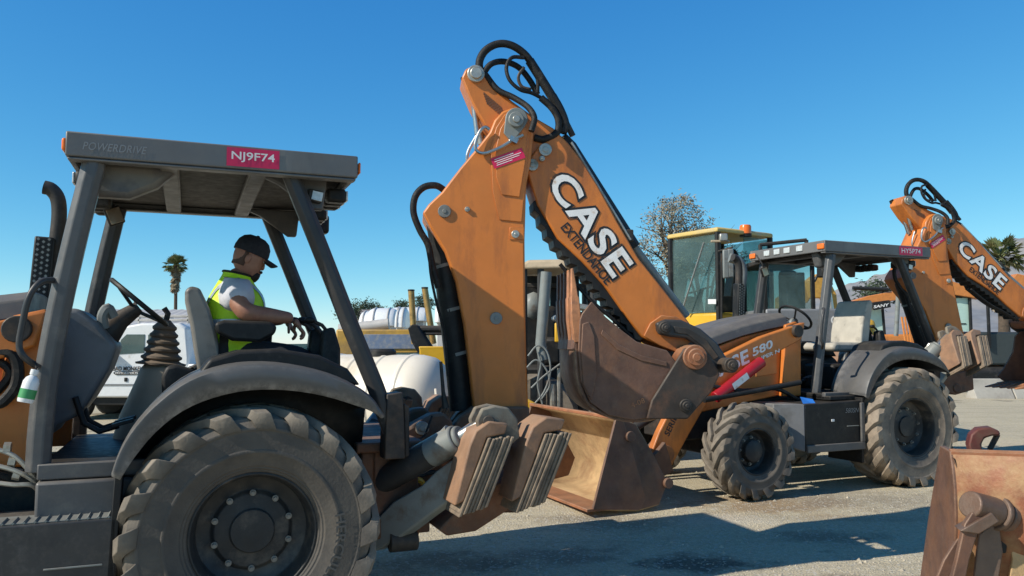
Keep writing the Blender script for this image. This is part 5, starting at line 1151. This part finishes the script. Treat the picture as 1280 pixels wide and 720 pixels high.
# small cars further back
for k, (u, v, D, colr, lab) in enumerate(((352, 420, 26, (.55, .62, .66), 'pale blue car seen past the driver behind the rear levers'), (395, 425, 30, (.6, .6, .6), 'silver car parked behind the near rear canopy post'), (268, 428, 34, (.7, .7, .7), 'white car far off behind the near seat back'))):
    c = at(u, v, D); cr = thing('parked_car', lab, 'car', (c.x, D, 0), 0, 'cars parked at the back of the lot'); X = c.x
    q = MB(); q.loft([[(X + x, D + y * w, z) for y, z in ((-1, .3), (1, .3), (1, h), (-1, h))] for x, w, h in ((-2.1, .75, .7), (-1.8, .85, .95), (-.7, .88, 1.1), (1.9, .88, 1.1), (2.15, .78, .8))]); q.build('car_body', mat('car_paint', colr, .25), cr, .06)
    q = MB(); q.loft([[(X + x, D + y * w, z) for y, z in ((-1, 1.1), (1, 1.1), (.85, h), (-.85, h))] for x, w, h in ((-.9, .78, 1.11), (-.1, .76, 1.65), (1.2, .76, 1.66), (1.95, .72, 1.12))]); q.build('car_windows', GLASSD, cr, .03)
    for s in (-1, 1):
        for x in (-1.35, 1.35): MB().cyl((X + x, D + s * .66, .33), (X + x, D + s * .9, .33), .33, seg=20).build('car_wheel', BLACK, cr, .03)

# corrugated warehouse
D = 62.0; a, b = at(50, 405, D), at(262, 388, D)
wh = thing('warehouse', 'long low corrugated metal warehouse behind the white truck', 'warehouse', ((a.x + b.x) / 2, D, 0))
x = a.x; n_ = int((b.x - a.x) / .35); q = MB(); rows = []
for i in range(n_ + 1):
    z_ = .05 if i % 2 else 0.; xx = a.x + i * .35; rows.append([(xx, D - .8, at(100, 407, D).z + z_), (xx, D + 7, at(100, 388, D).z + z_ + .35)])
q.loft(rows, False, False); q.build('roof', SHEETM, wh, 0, None, 0)
q = MB(); rows = []
for i in range(int((b.x - a.x) / .45)):
    xx = a.x + i * .45; y_ = .10 if i % 2 else 0.; rows.append([(xx, D + y_, 0), (xx, D + y_, at(100, 406, D).z)])
q.loft(rows, False, False); q.build('wall', mat('pale_siding', (.46, .44, .42), .6), wh, 0, None, 0)
MB().bb(a.x, b.x, D - .85, D - .7, at(100, 409, D).z, at(100, 406.6, D).z).build('eave_gutter', DSTEEL, wh, 0)
for u in (214, 228): 
    p, r = at(u, 427, D), at(u + 9, 414, D); MB().bb(p.x, r.x, D - .12, D - .02, p.z, r.z).build('vent_louvre', DSTEEL, wh, 0)
# house among the far trees
D = 75.0; a, b = at(446, 396, D), at(470, 386, D)
hs_ = thing('house', 'small house with grey gabled roof among the distant trees', 'house', ((a.x + b.x) / 2, D, 0))
MB().bb(a.x, b.x, D, D + 4, 0, a.z + .2).build('wall', mat('tan_wall', (.38, .33, .29), .8), hs_)
MB().loft([[(a.x - .3, D - .4, a.z + .2), (b.x + .3, D - .4, a.z + .2), (b.x + .3, D + 4.4, a.z + .2), (a.x - .3, D + 4.4, a.z + .2)], [(a.x, D + 1.8, b.z), (b.x, D + 1.8, b.z), (b.x, D + 2.2, b.z), (a.x, D + 2.2, b.z)]]).build('roof', mat('grey_shingle', (.24, .2, .19), .9), hs_)
MB().bb(a.x + .3, a.x + .9, D - .05, D, a.z - .8, a.z - .2).build('window', GLASSD, hs_)

# ------------------------------------------------------------------ trees and palms
def leaf_crown(q, c, rad, n, size, seed, squash=1., gap=.35):
    rg = random.Random(seed)
    cl = []
    for i in range(n):
        while True:
            p = V((rg.uniform(-1, 1), rg.uniform(-1, 1), rg.uniform(-1, 1)))
            if p.length < 1: break
        cl.append(V((p.x * rad.x, p.y * rad.y, p.z * rad.z)))
    for p in cl:
        if noise.noise(p * (1.6 / max(rad)) * 2 + V((seed, 0, 0))) < -gap: continue
        cr = size * rg.uniform(2.5, 5)
        for k in range(rg.randint(14, 26)):
            o = V((rg.gauss(0, 1), rg.gauss(0, 1), rg.gauss(0, 1) * .8)) * cr * .5
            a = V((rg.gauss(0, 1), rg.gauss(0, 1), rg.gauss(0, .7))).normalized() * size; b_ = a.orthogonal().normalized() * size * .35
            pp = c + p + o; q.add([pp - a, pp + b_, pp + a, pp - b_], [(0, 1, 2, 3)])
def tree(name, label, base, h, crown_c, rad, n, size, seed, m, trunk_r, limbs=6, group=None, gap=.35):
    t = thing(name, label, 'tree', base, 0, group); rg = random.Random(seed); base = V(base)
    q = MB(); fork = base + V((0, 0, h * .38))
    q.tube([base, base + V((.05 * h * .1, 0, h * .2)), fork], [trunk_r, trunk_r * .75, trunk_r * .6], 8)
    for i in range(limbs):
        a = 2 * PI * i / limbs + rg.uniform(-.3, .3); e = crown_c + V((math.cos(a) * rad.x * .7, math.sin(a) * rad.y * .7, rg.uniform(-.3, .75) * rad.z))
        mid = fork.lerp(e, .5) + V((rg.uniform(-.2, .2), 0, .1 * h)); q.tube([fork - V((0, 0, .1)), mid, e], [trunk_r * .45, trunk_r * .28, trunk_r * .08], 6)
        for k in range(3):
            e2 = e + V((rg.uniform(-.5, .5) * rad.x, rg.uniform(-.5, .5) * rad.y, rg.uniform(-.2, .5) * rad.z)); q.tube([mid.lerp(e, .5), e2], [trunk_r * .15, trunk_r * .04], 4)
    q.build('trunk', BARK, t)
    q = MB(); leaf_crown(q, crown_c, rad, n, size, seed, gap=gap); q.build('crown', m, t, 0, None, 0); return t
D = 42.0
cc = at(847, 285, D); tree('eucalyptus_tree', 'sparse olive grey tree rising behind the wheel loader', (cc.x, D, 0), 9, cc + V((0, 0, -.6)), V((2.0, 1.6, 2.35)), 430, .10, 3, LEAF, .28, 14, gap=.12)
cc = at(880, 318, D + 1); tree('eucalyptus_tree', 'lower spreading olive tree beside the sparse one, behind the beacon', (cc.x, D + 1, 0), 7, cc, V((2.3, 1.4, 1.2)), 220, .10, 5, LEAF, .2, 8, gap=.10)
cc = at(1098, 368, 60); tree('shrubby_tree', 'dark bushy tree in front of the mountains behind the far boom', (cc.x, 60, 0), 7, cc, V((1.6, 1.6, .9)), 60, .18, 8, LEAFD, .25, 5)
for k, (u, v, rx, rz, D, lab) in enumerate(((437, 388, 1.0, .7, 70, 'round dark tree left of the small distant house'), (458, 386, 1.3, .9, 82, 'dark tree rising just behind the small distant house'), (501, 384, .8, .7, 90, 'small dark tree top above the longest white tank'), (527, 379, 1.4, .8, 80, 'dark bushy tree between the two gold rods'), (475, 392, 1.0, .6, 90, 'low dark tree right of the small distant house'))):
    cc = at(u, v, D); tree('distant_tree', lab, (cc.x, D, 0), max(2.5, cc.z), cc, V((rx, rx, rz)), 70, .13, 20 + k, LEAFD, .18, 4, 'trees far behind the lot')
def palm(label, base, top, size, n, seed, skirt, trunk_r):
    t = thing('palm_tree', label, 'palm', base, 0, 'fan palms'); rg = random.Random(seed); base = V(base); top = V(top)
    MB().tube([base, base.lerp(top, .5) + V((.1, 0, 0)), top], [trunk_r * 1.2, trunk_r, trunk_r * .9], 10).build('trunk', BARK, t)
    def frond(q, o, d, L7, droop, w):
        sd = d.cross(V((0, 0, 1)))
        sd = sd.normalized() if sd.length > .05 else V((1, 0, 0))
        e = o + d * L7 * .5 - V((0, 0, droop * .2)); q.add([o - sd * w * .08, o + sd * w * .08, e + sd * w * .06, e - sd * w * .06], [(0, 1, 2, 3)])
        up_ = sd.cross(d).normalized()
        for k in range(13):
            a = (k - 6) / 6 * 1.25; dd = (d * math.cos(a) + sd * math.sin(a) + up_ * rg.uniform(-.15, .15)).normalized(); l_ = L7 * .55 * (1 - .25 * abs(a)); ww = w * .055
            tip = e + dd * l_ - V((0, 0, droop * (.3 + .3 * abs(a)))); mid = e + dd * l_ * .6 - V((0, 0, droop * .1)); n_ = dd.cross(up_).normalized() * ww
            q.add([e, mid + n_, tip, mid - n_], [(0, 1, 2, 3)])
    q = MB()
    for i in range(n):
        a = rg.uniform(0, 2 * PI); el = rg.uniform(-.55, 1.35); d = V((math.cos(a) * math.cos(el), math.sin(a) * math.cos(el), math.sin(el))); frond(q, top + d * .05, d, size * rg.uniform(.85, 1.1), size * (.25 - .12 * el), size)
    q.build('fronds', PALM, t, 0, None, 0)
    q = MB()
    for i in range(skirt):
        a = rg.uniform(0, 2 * PI); z_ = rg.uniform(0, size * 2.3); k_ = rg.uniform(.35, .9); d = V((math.cos(a) * k_, math.sin(a) * k_, -.85)).normalized(); frond(q, top - V((0, 0, z_ * .8)), d, size * rg.uniform(.55, .85) * (1 - .2 * z_ / size / 2.3), size * .12, size * .8)
    if skirt: q.build('dry_skirt', PALMD, t, 0, None, 0)
D = 85.0; tp = at(220, 331, D); palm('tall thin palm with a shaggy dry skirt behind the near seat', (tp.x, D, 0), tp, 1.3, 60, 2, 110, .18)
D = 34.0; tp = at(1249, 322, D); palm('short full green palm at the right in front of the mountains', (tp.x, D, 0), tp, 1.05, 46, 4, 80, .22)

# hills
q = MB(); D = 5200.0; rg = random.Random(5)
ctrl = [(940, 392), (985, 382), (1030, 368), (1058, 356), (1080, 350), (1100, 342), (1125, 334), (1150, 326), (1175, 322), (1200, 315), (1225, 307), (1250, 301), (1280, 297), (1330, 285), (1400, 290), (1480, 310), (1600, 300)]
def ridge(u):
    for (u0, v0), (u1, v1) in zip(ctrl, ctrl[1:]):
        if u0 <= u <= u1: return v0 + (v1 - v0) * (u - u0) / (u1 - u0)
rows = []; NR = 26
for i in range(221):
    u = 940 + i * 3; v = ridge(u); top = at(u, v, D); col = []
    for j in range(NR + 1):
        t = j / NR; yy = D - 1900 * (1 - t) ; h = max(top.z, 1) * t ** .9
        x = top.x * (1 - .0 * t) ; h *= 1 + (.35 * (1 - t) * t * 4 * .5) * noise.noise(V((x / 260, yy / 420, .3))) * 1.2 + .05 * noise.noise(V((x / 60, yy / 90, 2.)))
        col.append((x, yy, h - 2))
    rows.append(col)
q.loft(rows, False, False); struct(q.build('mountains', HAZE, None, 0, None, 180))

# ------------------------------------------------------------------ ground
def ground_material():
    m = bpy.data.materials.new('dusty_gravel_lot'); m.use_nodes = True; nt = m.node_tree; N = nt.nodes; L = nt.links; bs = N['Principled BSDF']
    tc = N.new('ShaderNodeTexCoord')
    def nz(scale, det=8, ro=.6):
        n = N.new('ShaderNodeTexNoise'); n.inputs['Scale'].default_value = scale; n.inputs['Detail'].default_value = det; n.inputs['Roughness'].default_value = ro
        L.new(tc.outputs['Object'], n.inputs['Vector']); return n.outputs['Fac']
    def rng(s, a, b, c=0., d=1.):
        r = N.new('ShaderNodeMapRange'); L.new(s, r.inputs[0])
        for i, q in enumerate((a, b, c, d)): r.inputs[i + 1].default_value = q
        return r.outputs[0]
    def mix(f, a, b, mode='MIX'):
        x = N.new('ShaderNodeMix'); x.data_type = 'RGBA'; x.blend_type = mode
        L.new(f, x.inputs[0]) if not isinstance(f, float) else setattr(x.inputs[0], 'default_value', f)
        for i, c in ((6, a), (7, b)):
            if isinstance(c, tuple): x.inputs[i].default_value = (*c, 1)
            else: L.new(c, x.inputs[i])
        return x.outputs[2]
    c = mix(rng(nz(.35), .35, .65), (.55, .475, .325), (.66, .57, .39))
    c = mix(rng(nz(1.7, 9, .7), .45, .72), c, (.64, .54, .37))
    c = mix(rng(nz(.8, 8, .7), .60, .74, 0, .55), c, (.30, .25, .19))
    mp = N.new('ShaderNodeMapping'); mp.inputs['Rotation'].default_value = (0, 0, R(-26)); mp.inputs['Scale'].default_value = (.22, 2.6, 1); L.new(tc.outputs['Object'], mp.inputs[0])
    tk_ = N.new('ShaderNodeTexNoise'); tk_.inputs['Scale'].default_value = 1.1; tk_.inputs['Detail'].default_value = 7; tk_.inputs['Roughness'].default_value = .6; L.new(mp.outputs[0], tk_.inputs['Vector'])
    c = mix(rng(tk_.outputs['Fac'], .52, .70, 0, .5), c, (.31, .255, .185))          # wheel tracks and drag marks
    c = mix(rng(tk_.outputs['Fac'], .44, .30, 0, .4), c, (.62, .52, .37))
    c = mix(rng(nz(.55, 10, .62), .60, .66, 0, .75), c, (.17, .135, .10))             # oil and damp stains
    c = mix(rng(nz(.9, 9, .7), .35, .28, 0, .5), c, (.40, .27, .15))                   # rusty dirt
    for (u, v, r_, sx_, colr, amt) in ((962, 634, .75, 1.9, (.33, .20, .10), .75), (868, 702, .42, 1.7, (.07, .06, .055), .85), (700, 694, .55, 1.8, (.15, .125, .10), .6), (1100, 630, .8, 2.2, (.27, .23, .18), .6), (560, 700, .5, 1.6, (.16, .13, .10), .6), (760, 655, .5, 2.0, (.24, .19, .14), .65), (905, 652, .35, 2.5, (.70, .62, .48), .6), (1030, 672, .4, 1.8, (.13, .11, .09), .6)):
        p_ = onground(u, v); m2 = N.new('ShaderNodeMapping'); m2.vector_type = 'POINT'; m2.inputs['Location'].default_value = (-p_.x / (r_ * sx_), -p_.y / r_, 0); m2.inputs['Scale'].default_value = (1 / (r_ * sx_), 1 / r_, 1); L.new(tc.outputs['Object'], m2.inputs[0])
        l_ = N.new('ShaderNodeVectorMath'); l_.operation = 'LENGTH'; L.new(m2.outputs[0], l_.inputs[0])
        a_ = N.new('ShaderNodeMath'); a_.operation = 'MULTIPLY_ADD'; L.new(nz(3.2, 9, .7), a_.inputs[0]); a_.inputs[1].default_value = 2.2; L.new(l_.outputs['Value'], a_.inputs[2])
        c = mix(rng(a_.outputs[0], 1.9, 1.35, 0, amt), c, colr)
    vo = N.new('ShaderNodeTexVoronoi'); vo.inputs['Scale'].default_value = 48; L.new(tc.outputs['Object'], vo.inputs['Vector'])
    sp = N.new('ShaderNodeSeparateColor'); L.new(vo.outputs['Color'], sp.inputs[0])
    c = mix(rng(sp.outputs[0], .0, 1., .0, .42), c, (.25, .22, .17))
    c = mix(rng(sp.outputs[1], .82, .95, 0, .6), c, (.62, .58, .5))
    c = mix(rng(nz(75, 4, .7), .5, .75, 0, .5), c, (.24, .205, .155))
    L.new(c, bs.inputs['Base Color']); bs.inputs['Roughness'].default_value = .95; bs.inputs['Specular IOR Level'].default_value = .15
    b = N.new('ShaderNodeBump'); b.inputs['Strength'].default_value = .55; b.inputs['Distance'].default_value = .02
    ad = N.new('ShaderNodeMath'); L.new(nz(30, 8, .75), ad.inputs[0]); L.new(rng(vo.outputs['Distance'], 0, .6, .7, 0), ad.inputs[1])
    L.new(ad.outputs[0], b.inputs['Height']); L.new(b.outputs[0], bs.inputs['Normal']); return m
GROUNDM = ground_material()
def gz(x, y):
    t = min(1, max(0, (y - 6.6) / 2.0)); t = t * t * (3 - 2 * t)
    h = .045 * t
    k = 1.0 if 2 < y < 40 else 0.0
    return h + k * .028 * (noise.noise(V((x * .5, y * .5, 3.1))) + .5 * noise.noise(V((x * 1.7, y * 1.7, 1.1)))) * .6 - .004
def axis(lo, hi, st, far):
    a = [lo + i * st for i in range(int((hi - lo) / st) + 1)]; g = st; e = a[-1]; s0 = a[0]; r = []; l = []
    while e < far: g *= 1.35; e += g; r.append(e)
    g = st
    while s0 > -far: g *= 1.35; s0 -= g; l.append(s0)
    return l[::-1] + a + r
xs = axis(-6, 10, .14, 9000); ys = axis(2, 16, .14, 9000)
q = MB(); W_ = len(xs)
q.v = [V((x, y, gz(x, y))) for y in ys for x in xs]
q.f = [(j * W_ + i, j * W_ + i + 1, (j + 1) * W_ + i + 1, (j + 1) * W_ + i) for j in range(len(ys) - 1) for i in range(W_ - 1)]
struct(q.build('ground', GROUNDM, None, 0, None, 180))
# loose gravel
PEB = mat('gravel_stones', (.48, .42, .32), .9, 0, (.25, .22, .18), .5, .9, .3, 1.5)
q = MB()
for i in range(14000):
    y = 3.6 + 10 * random.random() ** 1.6; x = random.uniform(-1.0, 1.0) * (y * .75) + .8
    r = random.choice((.004, .005, .006, .008, .011)) * (1 if random.random() < .96 else 1.9) ; a = random.uniform(0, PI); z = gz(x, y)
    c, s = math.cos(a) * r, math.sin(a) * r
    k = random.uniform(.6, 1.1)
    q.add([(x + c, y + s, z), (x - s, y + c * k, z), (x - c, y - s, z), (x + s * k, y - c, z), (x + c * .3, y + s * .2, z + r * random.uniform(.7, 1.1)), (x - c * .3, y - s * .3, z + r * .8)],
          [(0, 1, 4), (1, 5, 4), (1, 2, 5), (2, 3, 5), (3, 4, 5), (3, 0, 4)])
g = q.build('loose_gravel', PEB, None, 0, None, 0); tag(g, 'loose pale stones scattered over the dusty lot', 'gravel', None, 'stuff')

# ------------------------------------------------------------------ light, sky, camera
SUN_EL, SUN_HEAD = R(35.5), R(27)      # height of the sun; heading its light travels, from +X towards +Y
ldir = V((math.cos(SUN_HEAD) * math.cos(SUN_EL), math.sin(SUN_HEAD) * math.cos(SUN_EL), -math.sin(SUN_EL)))
sd = bpy.data.lights.new('sun', 'SUN'); sd.energy = 5.0; sd.angle = R(.53); sd.color = (1., .94, .83)
so = bpy.data.objects.new('sun', sd); COL.objects.link(so); so.rotation_euler = ldir.to_track_quat('-Z', 'Y').to_euler(); so.location = (-10, 0, 12)
w = bpy.data.worlds.new('World'); scn.world = w; w.use_nodes = True; nt = w.node_tree; N = nt.nodes; L = nt.links
sk = N.new('ShaderNodeTexSky'); sk.sky_type = 'NISHITA'; sk.sun_disc = False; sk.sun_elevation = SUN_EL
sk.sun_rotation = math.atan2(-ldir.x, -ldir.y); sk.altitude = 100; sk.air_density = .7; sk.dust_density = .1; sk.ozone_density = 6.0
SKY = .12
sc_ = N.new('ShaderNodeSeparateColor'); cb = N.new('ShaderNodeCombineColor'); L.new(sk.outputs[0], sc_.inputs[0])
for i, (k, g) in enumerate(((1.98, 1.5), (1.32, .90), (1.035, .48))):      # colour grade of the clear sky, channel by channel
    a = N.new('ShaderNodeMath'); a.operation = 'MULTIPLY'; a.inputs[1].default_value = SKY; L.new(sc_.outputs[i], a.inputs[0])
    b = N.new('ShaderNodeMath'); b.operation = 'POWER'; b.inputs[1].default_value = g; L.new(a.outputs[0], b.inputs[0])
    c = N.new('ShaderNodeMath'); c.operation = 'MULTIPLY'; c.inputs[1].default_value = k / SKY; L.new(b.outputs[0], c.inputs[0]); L.new(c.outputs[0], cb.inputs[i])
tcw = N.new('ShaderNodeTexCoord'); sxw = N.new('ShaderNodeSeparateXYZ'); L.new(tcw.outputs['Generated'], sxw.inputs[0])
mz = N.new('ShaderNodeMapRange'); L.new(sxw.outputs[2], mz.inputs[0])                 # the clear sky deepens towards the zenith
for i, q_ in enumerate((.42, .85, 1., .50)): mz.inputs[i + 1].default_value = q_
vm = N.new('ShaderNodeVectorMath'); vm.operation = 'SCALE'; L.new(cb.outputs[0], vm.inputs[0]); L.new(mz.outputs[0], vm.inputs['Scale'])
L.new(vm.outputs[0], N['Background'].inputs[0]); N['Background'].inputs[1].default_value = SKY
cd = bpy.data.cameras.new('camera'); co = bpy.data.objects.new('camera', cd); COL.objects.link(co)
co.location = CAM; co.rotation_euler = (PI / 2 + PITCH, 0, 0); cd.sensor_width = 36; cd.lens = 36 * FPX / 1280; cd.clip_end = 30000; cd.clip_start = .05
scn.camera = co
scn.view_settings.view_transform = 'Standard'; scn.view_settings.look = 'None'; scn.view_settings.exposure = 0; scn.view_settings.gamma = 1
scn.cycles.max_bounces = 6; scn.cycles.transparent_max_bounces = 16
